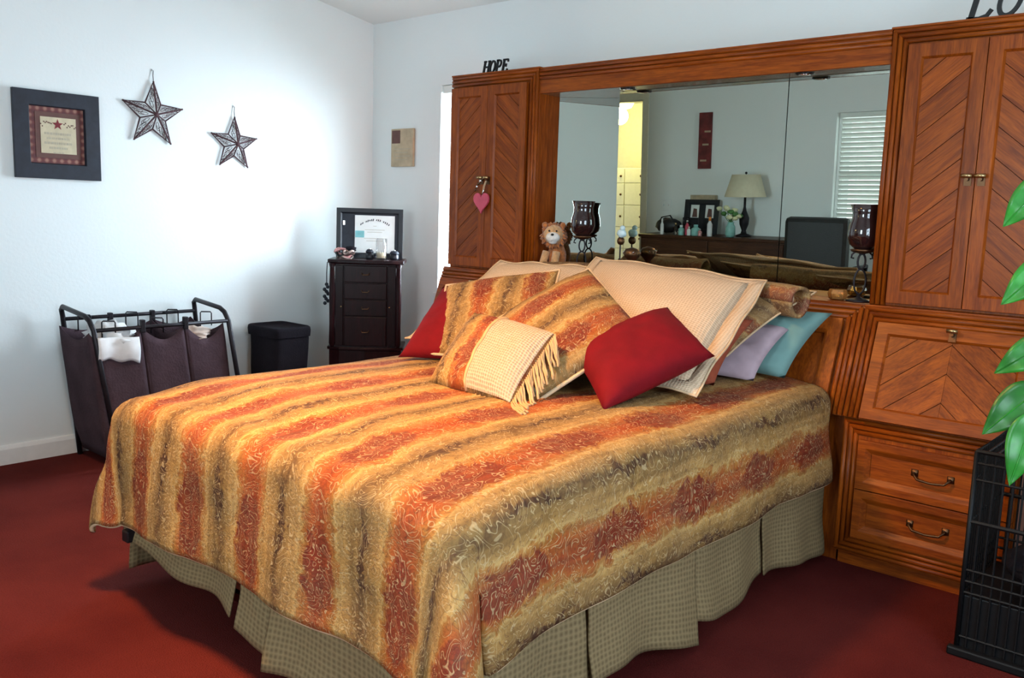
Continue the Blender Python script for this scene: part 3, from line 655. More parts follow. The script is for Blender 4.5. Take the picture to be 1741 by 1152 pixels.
# mirror: two upright panels and one angled panel at the left
t = thing('headboard_mirror', 'wide seamed mirror set between the cabinets under the oak bridge', 'mirror', (2.6, -0.2, H1))
tl = math.tan(math.radians(1.5))
def mir_y(z): return -0.235 + (1.876-z)*tl
for (x0, x1) in ((2.098, 2.938), (2.942, XR-0.003)):
    mb = MB(); mb.prism([(x0, mir_y(H1+0.001), H1+0.001), (x0, mir_y(1.8745), 1.8745), (x0, mir_y(1.8745)+0.005, 1.8745), (x0, mir_y(H1+0.001)+0.005, H1+0.001)], (x1-x0, 0, 0))
    make('mirror_panel', mb, 'mirror', parent=t)
mb = MB(); mb.prism([(1.7105, -0.205, H1+0.001), (2.018, -0.012, H1+0.001), (2.018, -0.008, H1+0.001), (1.7105, -0.201, H1+0.001)], (0, 0, 1.8745-H1))
make('mirror_panel', mb, 'mirror', parent=t)

make('return_board', MB().box(2.092, 2.097, -0.206, -0.008, H1+0.001, 1.8745), 'oak_z', parent=t)

# ================================================================== BED
BCX, BY0, BZ = 2.55, -0.562, 0.70
t = thing('bed', 'queen bed with mattress and box spring under the striped comforter', 'bed', (BCX, -1.5, 0))
make('mattress', MB().box(BCX-0.735, BCX+0.735, -2.46, -0.585, 0.38, 0.625), 'mattress_cloth', parent=t, bevel=0.04)
make('box_spring', MB().box(BCX-0.73, BCX+0.73, -2.455, -0.585, 0.16, 0.38), 'mattress_cloth', parent=t, bevel=0.02)
make('frame_rail', MB().box(BCX-0.735, BCX+0.735, -2.46, -0.585, 0.135, 0.16), 'dark_metal', parent=t)
for x in (BCX-0.66, BCX+0.66):
    for y in (-2.18, -0.7):
        make('leg', MB().lathe([(0.028, 0.0), (0.030, 0.03), (0.018, 0.04), (0.018, 0.14)], (x, y, 0), 12), 'dark_metal', parent=t, smooth=True)
make('corner_bracket', MB().box(BCX-0.70, BCX-0.66, -2.555, -2.46, 0.20, 0.24), 'dark_metal', parent=t, bevel=0.006)

# comforter
HWF, LF, RR = 0.715, 1.903, 0.075
def drape(rho, flare):
    q = RR*PI/2
    if rho <= q: return RR*math.sin(rho/RR), RR*(1-math.cos(rho/RR))
    e = rho-q; return RR + e*flare, RR + e*math.sqrt(max(0.05, 1-flare*flare))
SIDE_R, SIDE_L, FOOT = 0.395, 0.40, 0.44
def comf(u, v, off=0.0):
    s_ = -(HWF+SIDE_L) + u*(2*HWF+SIDE_L+SIDE_R); tt = v*(LF+FOOT)
    tt *= 1.0
    a = max(0.0, abs(s_)-HWF); b_ = max(0.0, tt-LF); sg = 1 if s_ > 0 else -1
    bx_, by_ = max(-HWF, min(HWF, s_)), min(tt, LF)
    rho = math.hypot(a, b_) if sg > 0 else (a**5+b_**5)**0.2
    cx_ = abs(bx_)/HWF; ft = by_/LF
    top = BZ - 0.028*cx_**4 - 0.03*smoothstep(0.82, 1, ft)**2 + 0.010*noise.noise(Vector((s_*3.1, tt*2.3, 0.4))) + 0.005*noise.noise(Vector((s_*9, tt*5, 2.0))) + 0.012*abs(math.sin((s_-0.05)*PI/0.30))**2*0.5
    x, y, z = BCX+bx_, BY0-by_, top
    if rho > 0:
        dx, dy = a/rho*sg, -b_/rho
        corner = min(a, b_)/max(a, b_, 1e-6) if a > 0 and b_ > 0 else 0
        flare = 0.06 + (0.30 if sg > 0 else 0.10)*corner
        if sg > 0 and corner == 0 and a > 0: flare = 0.07 + 0.10*smoothstep(1.55, 1.9, tt)
        h, dr = drape(rho, flare)
        e = max(0, rho-0.1)
        wav = 0.030*e*math.sin(tt*9.0+1.2*sg)*(1 if a > b_ else 0) + 0.045*e*math.sin(s_*10.47-0.6)*(1 if b_ >= a else 0)
        if a > 0 and b_ > 0:
            ph = math.atan2(b_, a); wav += (1.0 if sg > 0 else 0.0)* e*0.16*math.sin(ph*4.0-0.5)*math.sin(2*ph)
        wav += 0.012*noise.noise(Vector((s_*6, tt*6, 5.0)))*min(1, rho/0.1)
        h += wav
        x += dx*h; y += dy*h; z -= dr
        z = max(z, 0.045)
    return (x, y, z)
mb = MB(); NU, NV = 150, 170
mb.grid(lambda u, v: comf(u, v), NU, NV, uvfn=lambda u, v: (-(HWF+SIDE_L) + u*(2*HWF+SIDE_L+SIDE_R)-0.05, v*(LF+FOOT)))
cf = make('comforter', mb, 'jacquard', smooth=True, label='gold and rust striped jacquard comforter draped over the bed', cat='comforter')
sd = cf.modifiers.new('solid', 'SOLIDIFY'); sd.thickness = 0.018; sd.offset = 0
hem = [comf(0, j/80) for j in range(81)] + [comf(i/120, 1) for i in range(1, 121)] + [comf(1, 1-j/80) for j in range(1, 81)]
make('hem_piping', MB().tube(hem, 0.007, 6), 'cream_cord', parent=cf, smooth=True)

# bed skirt: panels of pleated cloth
t = thing('bed_skirt', 'tan waffle cloth bed skirt hanging below the striped comforter', 'bed skirt', (BCX, -1.5, 0.0))
def skirt(p0, p1, nrm, hemf, seed, pleat):
    p0, p1, nrm = Vector(p0), Vector(p1), Vector(nrm); ln = (p1-p0).length
    def fn(u, v):
        q = p0.lerp(p1, u); hz = hemf(u); z = 0.44*(1-v)+hz*v
        wv = (math.sin(u*ln*pleat+seed) + 0.5*math.sin(u*ln*pleat*2.3+seed*2))*0.016*v + 0.030*v*v + 0.008*noise.noise(Vector((u*ln*5, v*3, seed)))
        q = q + nrm*wv; q.z = z
        return q
    m_ = MB(); m_.grid(fn, 60, 16, uvfn=lambda u, v: (u*ln, v*0.4))
    o = make('skirt_panel', m_, 'skirt_cloth', parent=t, smooth=True)
    sd = o.modifiers.new('solid', 'SOLIDIFY'); sd.thickness = 0.005; sd.offset = 0
skirt((1.80, -2.485, 0), (2.44, -2.485, 0), (0, -1, 0), lambda u: 0.200-0.075*u+0.012*math.sin(u*9), 0.4, 9)
skirt((2.47, -2.490, 0), (2.66, -2.490, 0), (0, -1, 0), lambda u: 0.11-0.05*u, 2.4, 11)
skirt((2.64, -2.500, 0), (3.31, -2.500, 0), (0, -1, 0), lambda u: 0.055+0.02*math.sin(u*7), 1.1, 10)
skirt((3.318, -2.49, 0), (3.318, -2.02, 0), (1, 0, 0), lambda u: 0.05+0.015*math.sin(u*5), 0.9, 13)
skirt((3.330, -2.05, 0), (3.330, -1.51, 0), (1, 0, 0), lambda u: 0.10-0.085*u*u, 2.2, 10)
skirt((3.318, -1.53, 0), (3.318, -1.0, 0), (1, 0, 0), lambda u: 0.095-0.05*math.sin(u*PI), 0.1, 10)
skirt((3.322, -1.03, 0), (3.322, -0.50, 0), (1, 0, 0), lambda u: 0.085-0.055*u, 4.2, 11)
skirt((1.782, -2.48, 0), (1.782, -0.56, 0), (-1, 0, 0), lambda u: 0.05, 0.6, 10)

# ------------------------------------------------------------------ pillows
def pgeom(A, B, C_, D, th, pinch, seed, wr=0.008, back=0.8):
    A, B, C_, D = map(Vector, (A, B, C_, D))
    n = ((B-A).cross(D-A)).normalized()
    if n.dot(CAM-A) < 0: n = -n
    def base(u, v):
        uu = 0.5+(u-0.5)*(1-pinch*(1-(2*v-1)**2)); vv = 0.5+(v-0.5)*(1-pinch*(1-(2*u-1)**2))
        return A*(1-uu)*(1-vv)+B*uu*(1-vv)+C_*uu*vv+D*(1-uu)*vv
    def prof(u, v):
        a = max(0, 1-abs(2*u-1)**2.4); b_ = max(0, 1-abs(2*v-1)**2.4); return math.sqrt(a*b_)
    def front(u, v, extra=0.0):
        p = prof(u, v); return base(u, v) + n*(th/2*p + extra + wr*p*noise.noise(Vector((u*5+seed, v*5, seed))) + wr*0.6*p*noise.noise(Vector((u*13+seed, v*9, seed+3))))
    def rear(u, v):
        p = prof(u, v); return base(u, v) - n*(th/2*p*back)
    return base, front, rear, n
def pillow(name, label, A, B, C_, D, th, mat, cat='pillow', pinch=0.07, seed=0, piping=None, pr=0.006, swap=False, flange=0.0, fmat=None, n=22, group=None, uvo=(0, 0), wr=0.008):
    base, front, rear, nn = pgeom(A, B, C_, D, th, pinch, seed, wr)
    w_, h_ = (Vector(B)-Vector(A)).length, (Vector(D)-Vector(A)).length
    uvf = (lambda u, v: (v*h_+uvo[0], u*w_+uvo[1])) if swap else (lambda u, v: (u*w_+uvo[0], v*h_+uvo[1]))
    mb = MB(); mb.grid(front, n, n, uvf); mb.grid(rear, n, n, uvf)
    o = make(name, mb, mat, smooth=True, label=label, cat=cat, group=group)
    bm = bmesh.new(); bm.from_mesh(o.data); bmesh.ops.remove_doubles(bm, verts=bm.verts, dist=0.0004); bmesh.ops.recalc_face_normals(bm, faces=bm.faces); bm.to_mesh(o.data); bm.free()
    k = 24
    edge = [(i/k, 0) for i in range(k)] + [(1, i/k) for i in range(k)] + [(1-i/k, 1) for i in range(k)] + [(0, 1-i/k) for i in range(k)]
    if piping: make('piping', MB().tube([base(*e) for e in edge], pr, 6, closed=True), piping, parent=o, smooth=True)
    if flange:
        fb = MB(); ne = len(edge); vs = []
        A_, B_, C2, D_ = map(Vector, (A, B, C_, D)); ctr = (A_+B_+C2+D_)/4
        for i, e in enumerate(edge):
            p = base(*e); out = (p-ctr).normalized()
            ro = 0.006*math.sin(i*0.7+seed)
            vs.append(p - out*0.01 + nn*0.004); vs.append(p+out*flange*(1.05 if i % k == 0 else 1) + nn*ro + Vector((0, 0, -0.01)))
            vs.append(p - out*0.01 - nn*0.001); vs.append(p+out*flange*(1.05 if i % k == 0 else 1) + nn*(ro-0.005) + Vector((0, 0, -0.01)))
        fs = []
        for i in range(ne):
            j = (i+1) % ne; fs += [(4*i, 4*i+1, 4*j+1, 4*j), (4*i+2, 4*j+2, 4*j+3, 4*i+3), (4*i+1, 4*i+3, 4*j+3, 4*j+1), (4*i, 4*j, 4*j+2, 4*i+2)]
        fb.add(vs, fs)
        for f in fs: fb.uv.append([(fb.v[q].x, fb.v[q].z*1.2+fb.v[q].y) for q in f])
        fo = make('flange', fb, fmat or mat, parent=o, smooth=True)
        make('flange_cord', MB().tube([fb.v[4*i+1] for i in range(ne)], 0.004, 6, closed=True), 'cream_cord', parent=o, smooth=True)
    return o
# rear row
pillow('bed_pillow', 'teal cotton pillow leaning on the headboard at the cabinet end', (2.68, -0.74, 0.715), (3.22, -0.70, 0.715), (3.31, -0.52, 0.955), (2.70, -0.50, 0.965), 0.13, 'teal_cloth', seed=1.3, wr=0.03)
pillow('bed_pillow', 'lilac cotton pillow between the teal pillow and the cream sham', (2.62, -0.93, 0.715), (3.17, -0.85, 0.715), (3.20, -0.62, 0.90), (2.66, -0.60, 0.92), 0.09, 'lilac_cloth', seed=2.3, wr=0.02)
pillow('bed_pillow', 'rust brown pillow showing as a strip behind the cream sham', (2.58, -1.16, 0.715), (3.13, -1.07, 0.72), (3.13, -0.80, 0.93), (2.60, -0.76, 0.95), 0.10, 'rust_cloth', seed=3.1)
mv = pillow('bed_pillow', 'mauve patterned pillow with an open rolled end on the teal pillow', (2.50, -0.96, 0.82), (3.10, -0.93, 0.805), (3.245, -0.53, 1.03), (2.52, -0.50, 1.075), 0.11, 'jacquard_mauve', seed=4.2, piping='cream_cord', pr=0.004, swap=True)
ctr = at(1361, 513, Y=-0.66); ax = Vector((0.95, -0.30, -0.04)).normalized()
def roll_of(parent, ctr, ax, ln, seed):
    s1 = ax.cross(Vector((0, 0, 1))).normalized(); s2 = s1.cross(ax); mb = MB()
    def roll(u, v):
        a = u*2*PI; r_ = 0.052*(1+0.06*math.sin(3*a+seed)+0.05*math.sin(v*9+seed)); q = ctr - ax*(ln*(1-v))
        return q + (s1*math.cos(a)*r_*0.9 + s2*math.sin(a)*r_)
    mb.grid(roll, 24, 20, lambda u, v: (u*0.33, v*ln))
    ro = make('rolled_end', mb, 'jacquard_mauve', parent=parent, smooth=True)
    sdm = ro.modifiers.new('solid', 'SOLIDIFY'); sdm.thickness = 0.012; sdm.offset = 0
roll_of(mv, ctr, ax, 0.58, 0.0)
mb = MB().ball(ctr-ax*0.085, 0.042, 0.042, 0.042, nz=0.2, seed=2); make('pillow_filling', mb, 'plush_tan', parent=mv, smooth=True)
lv = pillow('bed_pillow', 'patterned pillow lying behind the cream sham beside the plush lion', (1.84, -0.92, 0.80), (2.44, -0.92, 0.80), (2.46, -0.52, 1.03), (1.84, -0.52, 1.02), 0.11, 'jacquard_mauve', seed=5.5, swap=True)
roll_of(lv, Vector((1.93, -0.545, 1.010)), Vector((-0.99, -0.06, -0.02)).normalized(), 0.50, 2.0)
# shams
pillow('pillow_sham', 'large cream waffle sham leaning upright behind the red cushion', (2.44, -1.22, 0.775), (3.15, -1.27, 0.755), (3.065, -0.70, 1.055), (2.315, -0.64, 1.10), 0.15, 'cream_waffle', seed=6.0, flange=0.055, pinch=0.03)
pillow('pillow_sham', 'cream waffle sham behind the upright patterned cushion near the window', (1.84, -1.27, 0.775), (2.40, -1.22, 0.775), (2.33, -0.70, 1.06), (1.85, -0.76, 1.055), 0.14, 'cream_waffle', seed=7.0, flange=0.05, pinch=0.03)
# cushions
pillow('cushion', 'red cushion tucked at the window side of the pillow pile', (1.985, -1.505, 0.712), (2.33, -1.36, 0.72), (2.20, -1.00, 0.975), (1.845, -1.13, 0.965), 0.13, 'red_cloth', 'cushion', seed=8.0, pinch=0.05)
pillow('cushion', 'gold and rust patterned square cushion standing upright by the red one', (2.10, -1.44, 0.735), (2.58, -1.34, 0.735), (2.345, -0.955, 1.065), (1.895, -1.16, 0.975), 0.13, 'jacquard_small', 'cushion', seed=9.0, piping='cream_cord', uvo=(0.02, 0.05), pinch=0.03)
pillow('cushion', 'large striped cushion with corded edge resting on one corner', at(917, 680, Z=0.708), at(1097, 566, Y=-1.20), at(1001, 457, Y=-0.95), (2.37, -1.38, 0.885), 0.15, 'jacquard', 'cushion', seed=10.0, piping='cream_cord', pr=0.007, swap=True, uvo=(0.17, 0), pinch=0.02)
pillow('cushion', 'plain red cushion tilted against the large cream sham', at(1026, 698, Z=0.705), at(1216, 605, Y=-1.19), at(1135, 522, Y=-1.02), (2.74, -1.40, 0.83), 0.15, 'red_cloth', 'cushion', seed=11.0, pinch=0.05)
# fringed cushion
A, B, C_, D = at(727, 650, Z=0.712), at(868, 688, Z=0.712), at(944, 568, Y=-1.545), at(806, 531, Y=-1.44)
base, front, rear, nn = pgeom(A, B, C_, D, 0.13, 0.03, 12.0)
fc = pillow('cushion', 'small fringed cushion half striped and half cream knit at the front', A, B, C_, D, 0.13, 'jacquard_small', 'cushion', seed=12.0, uvo=(0.06, 0), pinch=0.03)
mb = MB(); mb.grid(lambda u, v: front(0.50+0.495*u, 0.01+0.98*v, 0.004), 16, 20, lambda u, v: (u*0.2, v*0.3)); make('knit_panel', mb, 'knit', parent=fc, smooth=True)
make('trim_cord', MB().tube([front(0.495, i/24, 0.005) for i in range(25)], 0.006, 6), 'fringe_cord', parent=fc, smooth=True)
rnd = random.Random(3)
for i in range(34):
    v = 0.0 + i/33
    p0 = base(0.995, v); out = (B-A).normalized()
    ln = 0.085+rnd.random()*0.035; pts = [p0]
    dr = Vector((out.x*0.5, out.y*0.5-0.25, -0.75)); dr.normalize(); p = p0.copy()
    zmin = 0.712
    for k in range(6):
        p = p + (dr*(ln/6) + Vector((rnd.uniform(-1, 1), rnd.uniform(-1, 1), 0))*0.004)
        if p.z < zmin: p = Vector((p.x+0.008, p.y-0.006, zmin+0.003*rnd.random()))
        pts.append(p.copy())
    make('tassel', MB().tube(pts, 0.0042, 5), 'fringe_cord', parent=fc, smooth=True)
for i in range(8):
    v = i/7; p0 = base(0.60+0.40*v, 0.0); p = p0.copy(); pts = [p0]
    for k in range(5):
        p = p + Vector((rnd.uniform(-0.006, 0.010), -0.011, -0.006)); p.z = max(p.z, 0.711); pts.append(p.copy())
    make('tassel', MB().tube(pts, 0.0042, 5), 'fringe_cord', parent=fc, smooth=True)

# ================================================================== LEFT WALL: framed verse, two wire stars
def lw(y, z, x): return Vector((x, y, z))
fy0, fy1, fz0, fz1 = -2.174, -1.774, 1.382, 1.796
t = thing('picture_frame', 'square navy framed verse with plaid mat on the wall near the stars', 'picture', (0.0, (fy0+fy1)/2, fz0))
f_l = lambda u, v, w_: (0.002+w_, u, v)
mb = MB(); framed(mb, fy0, fy1, fz0, fz1, f_l, 0.070, 0.022, lip=0.004); make('frame', mb, 'frame_navy', parent=t, bevel=0.002)
make('plaid_mat', MB().box(0.003, 0.008, fy0+0.07, fy1-0.07, fz0+0.07, fz1-0.07), 'plaid', parent=t)
make('inner_mat', MB().box(0.0075, 0.0095, fy0+0.100, fy1-0.092, fz0+0.100, fz1-0.098), 'plaque_dark', parent=t)
px0, px1, pz0, pz1 = fy0+0.123, fy1-0.112, fz0+0.122, fz1-0.120
pp = make('verse_card', MB().box(0.008, 0.011, px0, px1, pz0, pz1), 'parchment', parent=t)
mb = MB(); cy_, cz_ = (px0+px1)/2-0.003, pz1-0.034
mb.prism([(0.0112, cy_+math.sin(k*PI/5)*(0.027 if k % 2 == 0 else 0.011), cz_+math.cos(k*PI/5)*(0.027 if k % 2 == 0 else 0.011)) for k in range(10)], (0.0008, 0, 0)); make('printed_star', mb, 'star_red', parent=pp)
mb = MB(); rnd = random.Random(5)
for sgn in (-1, 1):
    for k in range(9):
        y = cy_+sgn*(0.030+k*0.0068); z = cz_+rnd.uniform(-0.012, 0.012); mb.box(0.0112, 0.0117, y-0.0028, y+0.0028, z-0.003, z+0.003)
make('printed_berries', mb, 'plaque_dark', parent=pp)
mb = MB()
for row, (wd, hh) in enumerate(((0.125, 0.011), (0.105, 0.010), (0.128, 0.011), (0.085, 0.010), (0.05, 0.005))):
    z = pz1-0.078-row*0.0225; y = cy_-wd/2
    while y < cy_+wd/2:
        a = rnd.uniform(0.004, 0.014); mb.box(0.0112, 0.0116, y, min(y+a, cy_+wd/2), z-hh/2, z+hh/2); y += a+0.003
make('printed_verse', mb, 'ink_faint', parent=pp)

def wire_star(cy, cz, R, label, rot):
    t = thing('wire_star', label, 'wall star', (0, cy, cz-R), 'wire stars on the wall')
    def P(k, r, x): a = k*PI/5+rot; return Vector((x, cy+math.sin(a)*r, cz+math.cos(a)*r))
    ri = R*0.42; tips = [P(2*k, R, 0.012) for k in range(5)]; val = [P(2*k+1, ri, 0.010) for k in range(5)]; c = Vector((0.055, cy, cz))
    loop = [q for k in range(5) for q in (tips[k], val[k])]
    for k in range(5): make('outline_wire', MB().tube([val[k-1], tips[k], val[k]], 0.0042, 6), 'rust_metal', parent=t)
    for k in range(5):
        make('ridge_wire', MB().tube([c, tips[k]], 0.0050, 6), 'rust_metal', parent=t)
        make('valley_wire', MB().tube([c, val[k]], 0.0036, 6), 'rust_metal', parent=t)
    for k in range(5):      # scrollwork between ridge and edge of each arm
        for sd_ in (-1, 1):
            v_ = val[k] if sd_ > 0 else val[k-1]
            mb = MB()
            for (f, rr) in ((0.18, 0.020), (0.36, 0.017), (0.54, 0.013), (0.70, 0.008)):
                m_ = c.lerp(tips[k], f); e_ = v_.lerp(tips[k], f); q = m_.lerp(e_, 0.5)
                du = (tips[k]-c).normalized(); dv = (e_-m_).normalized(); rr *= R/0.155
                mb.tube([q + (du*math.cos(a)+dv*math.sin(a)*0.9)*rr*(1-0.55*j/16) for j, a in enumerate([j*0.55 for j in range(17)])], 0.0013, 4)
            make('scroll', mb, 'rust_metal', parent=t)
    top = tips[0]
    make('hanger', MB().tube([top, top+Vector((-0.004, 0, 0.03)), top+Vector((-0.006, 0.003, 0.055)), top+Vector((-0.009, -0.004, 0.062)), top+Vector((-0.009, -0.005, 0.052))], 0.0018, 5), 'dark_metal', parent=t)
    make('centre_boss', MB().ball(c+Vector((-0.004, 0, 0)), 0.011, 0.014, 0.014, 8, 6), 'rust_metal', parent=t, smooth=True)
wire_star(-1.490, 1.738, 0.172, 'wire scroll star hanging next to the framed verse', 0.04)
wire_star(-1.016, 1.625, 0.152, 'wire scroll star hung lower, toward the dark jewelry cabinet', 0.03)

# back wall plaque
t = thing('wall_plaque', 'small tan wooden plaque with dark picture on the back wall', 'plaque', (0.307, -0.001, 1.558))
make('board', MB().box(0.206, 0.410, -0.020, -0.001, 1.558, 1.792), 'plaque_wood', parent=t, bevel=0.003)
make('picture_patch', MB().box(0.216, 0.292, -0.022, -0.0195, 1.702, 1.782), 'plaque_dark', parent=t)
mb = MB()
for k in range(4): mb.box(0.232+0.01*(k % 2), 0.385-0.02*(k % 2), -0.021, -0.0195, 1.665-k*0.022, 1.669-k*0.022)
make('printed_lines', mb, 'ink_faint', parent=t)

# ================================================================== HAMPER
t = thing('laundry_sorter', 'brown cloth laundry sorter with dark tube frame beside the wall', 'hamper', (0.25, -1.65, 0))
YA, YB = -2.015, -1.315; XA, XB = 0.065, 0.415; TZ = 0.765; RZ = 0.700
def bend(p, q, r_, n=5):
    return p
def endframe(y):
    k = 0.075
    pts = [(XA-0.015, y+k, 0.0), (XA, y+0.01, TZ-0.05), (XA+0.006, y+0.003, TZ-0.018), (XA+0.03, y, TZ), (XB-0.07, y, TZ-0.022), (XB-0.03, y+0.002, TZ-0.04), (XB, y+0.008, TZ-0.085), (XB+0.045, y+k+0.02, 0.0)]
    make('end_frame', MB().tube(pts, 0.0125, 10), 'dark_metal', parent=t, smooth=True)
endframe(YA); endframe(YB)
for x in (XA+0.003, XB): make('rail', MB().tube([(x, YA+0.005, RZ-(0.02 if x > 0.2 else 0)), (x, YB+0.005, RZ-(0.02 if x > 0.2 else 0))], 0.0095, 8), 'dark_metal', parent=t, smooth=True)
for x in (XA-0.01, XB+0.035): make('foot_rail', MB().tube([(x, YA+0.07, 0.10), (x, YB+0.07, 0.10)], 0.009, 8), 'dark_metal', parent=t, smooth=True)
bw = (YB-YA-0.03)/3
for i in range(3):
    y0 = YA+0.018+i*bw-(0.035 if i == 0 else 0); y1 = YA+0.018+(i+1)*bw-0.012
    sagf = (0.115, 0.06, 0.075)[i]
    mb = MB()
    def wallpt(u, v):       # u around the rim, v down
        seg = u*4; k = int(min(3, seg)); f = seg-k
        cs = [(XB-0.005, y0), (XB-0.005, y1), (XA+0.012, y1), (XA+0.012, y0)]
        a, b_ = cs[k], cs[(k+1) % 4]; x = a[0]+(b_[0]-a[0])*f; y = a[1]+(b_[1]-a[1])*f
        sag = math.sin(f*PI)*(sagf if k == 0 else 0.03 if k == 2 else 0.05)
        zt_ = RZ-0.03 - sag; z = zt_*(1-v)+0.045*v
        cxm, cym = (XA+XB)/2, (y0+y1)/2
        tp = 1-0.12*smoothstep(0.75, 1, v); wob = 0.008*noise.noise(Vector((u*9, v*4, i*3.0)))+0.012*math.sin(v*PI)
        x = cxm+(x-cxm)*(tp+wob*3); y = cym+(y-cym)*(tp+wob*0.8) + 0.075*(1-z/RZ)
        return (x, y, z)
    mb.grid(wallpt, 48, 14)
    ctr_ = [Vector(wallpt(k/48, 1)) for k in range(48)]; mb.add(ctr_, [list(range(48))])
    bg = make('bag', mb, 'hamper_cloth', parent=t, smooth=True, solid=0.004)
    for (hx, hy) in ((XA+0.02, (y0+y1)/2), (XB-0.04, (y0+y1)/2-0.01)) if i != 2 else ((XA+0.02, (y0+y1)/2), (XA+0.20, y1-0.012)):
        pts = [(hx, hy-0.032, RZ-0.06), (hx, hy-0.032, RZ+0.012), (hx, hy-0.026, RZ+0.018), (hx, hy+0.026, RZ+0.014), (hx, hy+0.032, RZ+0.006), (hx, hy+0.032, RZ-0.06)]
        make('bag_handle', MB().tube(pts, 0.0035, 6), 'dark_metal', parent=bg, smooth=True)
for y in (YA+0.02+bw, YA+0.02+2*bw):
    for x in (XA+0.003, XB):
        make('rail_clip', MB().box(x-0.014, x+0.014, y-0.012, y+0.010, RZ-0.045, RZ+0.018), 'dark_metal', parent=t, bevel=0.004)
def cloth_lump(label, c, rx, ry, rz, mat, seed, over=None):
    mb = MB(); mb.ball(c, rx, ry, rz, 22, 14, nz=0.55, freq=9, seed=seed)
    o = make('laundry', mb, mat, smooth=True, label=label, cat='laundry', group='clothes in the sorter')
    if over:
        m2 = MB(); a, b_, dz = over
        m2.grid(lambda u, v: (a[0]+0.018+0.008*math.sin(u*9+seed)+0.012*math.sin(v*PI), a[1]+(b_[1]-a[1])*u, a[2]+(b_[2]-a[2])*u-dz*v*(1+0.06*math.sin(u*13+seed))-0.02*v*u), 16, 8)
        make('hanging_fold', m2, mat, parent=o, smooth=True, solid=0.006)
    return o
ya = YA+0.018
cloth_lump('white crumpled laundry spilling over the front of the sorter bag', (0.29, ya+0.12, 0.625), 0.13, 0.10, 0.075, 'white_cloth', 1.0, ((XB-0.008, ya+0.0, 0.648), (XB-0.008, ya+0.205, 0.636), 0.105))
cloth_lump('pale pink laundry lying in the sorter bag next to the bin', (0.32, ya+2*bw+0.10, 0.615), 0.09, 0.07, 0.035, 'pink_cloth', 4.0)

# black bin
t = thing('laundry_bin', 'black cloth covered bin standing between sorter and jewelry cabinet', 'bin', (0.205, -0.855, 0))
def binpt(u, v):
    a = u*2*PI; ex = 0.22
    cx, sy = math.copysign(abs(math.cos(a))**ex, math.cos(a)), math.copysign(abs(math.sin(a))**ex, math.sin(a))
    tp = 0.90+0.10*v; z = 0.002+0.586*v
    return (0.205+0.145*cx*tp, -0.855+0.118*sy*tp+0.004*math.sin(v*9), z)
mb = MB(); mb.grid(binpt, 40, 10); make('body', mb, 'black_cloth', parent=t, smooth=True)
def binlid(u, v):
    a = u*2*PI; ex = 0.22; cx, sy = math.copysign(abs(math.cos(a))**ex, math.cos(a)), math.copysign(abs(math.sin(a))**ex, math.sin(a))
    pr = [(1.04, 0.545), (1.06, 0.58), (1.04, 0.598), (0.98, 0.604), (0.90, 0.592), (0.0, 0.588)]; q = v*5; k = min(4, int(q)); f = q-k
    rr = pr[k][0]*(1-f)+pr[k+1][0]*f; z = pr[k][1]*(1-f)+pr[k+1][1]*f
    return (0.205+0.147*cx*rr, -0.855+0.120*sy*rr, z)
mb = MB(); mb.grid(binlid, 40, 10); make('liner_rim', mb, 'black_cloth', parent=t, smooth=True)
mb = MB(); mb.add([binpt(k/40, 0) for k in range(40)], [list(range(40))]); make('base', mb, 'black_cloth', parent=t)

# ================================================================== JEWELRY ARMOIRE in the corner, turned 45 degrees
AC = Vector((0.395, -0.355, 0)); c45 = math.sqrt(0.5)
def arm(p): return AC + Vector((p.x*c45-p.y*c45, p.x*c45+p.y*c45, p.z))     # local x right, y back
def AM(): return MB(arm)
t = thing('jewelry_armoire', 'dark cherry jewelry armoire standing across the room corner', 'cabinet', AC)
make('body', AM().box(-0.180, 0.180, -0.125, 0.125, 0.46, 0.965), 'cherry_z', parent=t, bevel=0.004)
mb = AM()
mb.prism([(-0.225, 0.14, 0.965), (-0.225, -0.12, 0.965), (-0.16, -0.155, 0.965), (0.0, -0.175, 0.965), (0.16, -0.155, 0.965), (0.225, -0.12, 0.965), (0.225, 0.14, 0.965)], (0, 0, 0.024))
make('lid', mb, 'cherry_z', parent=t, bevel=0.006)
mb = AM()
mb.prism([(-0.215, 0.14, 0.10), (-0.215, -0.12, 0.10), (-0.15, -0.15, 0.10), (0.0, -0.165, 0.10), (0.15, -0.15, 0.10), (0.215, -0.12, 0.10), (0.215, 0.14, 0.10)], (0, 0, 0.355))
make('base_cabinet', mb, 'cherry_z', parent=t, bevel=0.006)
make('waist_moulding', AM().prism([(-0.225, 0.14, 0.452), (-0.225, -0.13, 0.452), (-0.15, -0.16, 0.452), (0.0, -0.175, 0.452), (0.15, -0.16, 0.452), (0.225, -0.13, 0.452), (0.225, 0.14, 0.452)], (0, 0, 0.018)), 'cherry_z', parent=t, bevel=0.004)
for x in (-0.185, 0.185):
    for y in (-0.11, 0.11):
        make('leg', AM().tube([(x, y, 0.0), (x, y, 0.05), (x*1.0, y, 0.11)], [0.016, 0.022, 0.028], 8), 'cherry_z', parent=t, smooth=True)
for x in (-0.195, 0.195): make('column', AM().lathe([(0.012, 0.47), (0.019, 0.49), (0.016, 0.60), (0.018, 0.80), (0.014, 0.94), (0.020, 0.965)], (x, -0.135, 0), 12), 'cherry_z', parent=t, smooth=True)
for (z0, z1) in ((0.855, 0.955), (0.755, 0.850), (0.655, 0.750), (0.475, 0.650)):
    dw = make('drawer', AM().box(-0.125, 0.125, -0.137, -0.125, z0, z1), 'cherry_z', parent=t, bevel=0.004)
    make('pull', AM().tube([(-0.022, -0.139, (z0+z1)/2+0.006), (-0.016, -0.150, (z0+z1)/2-0.004), (0.016, -0.150, (z0+z1)/2-0.004), (0.022, -0.139, (z0+z1)/2+0.006)], 0.003, 6), 'dark_brass', parent=dw)
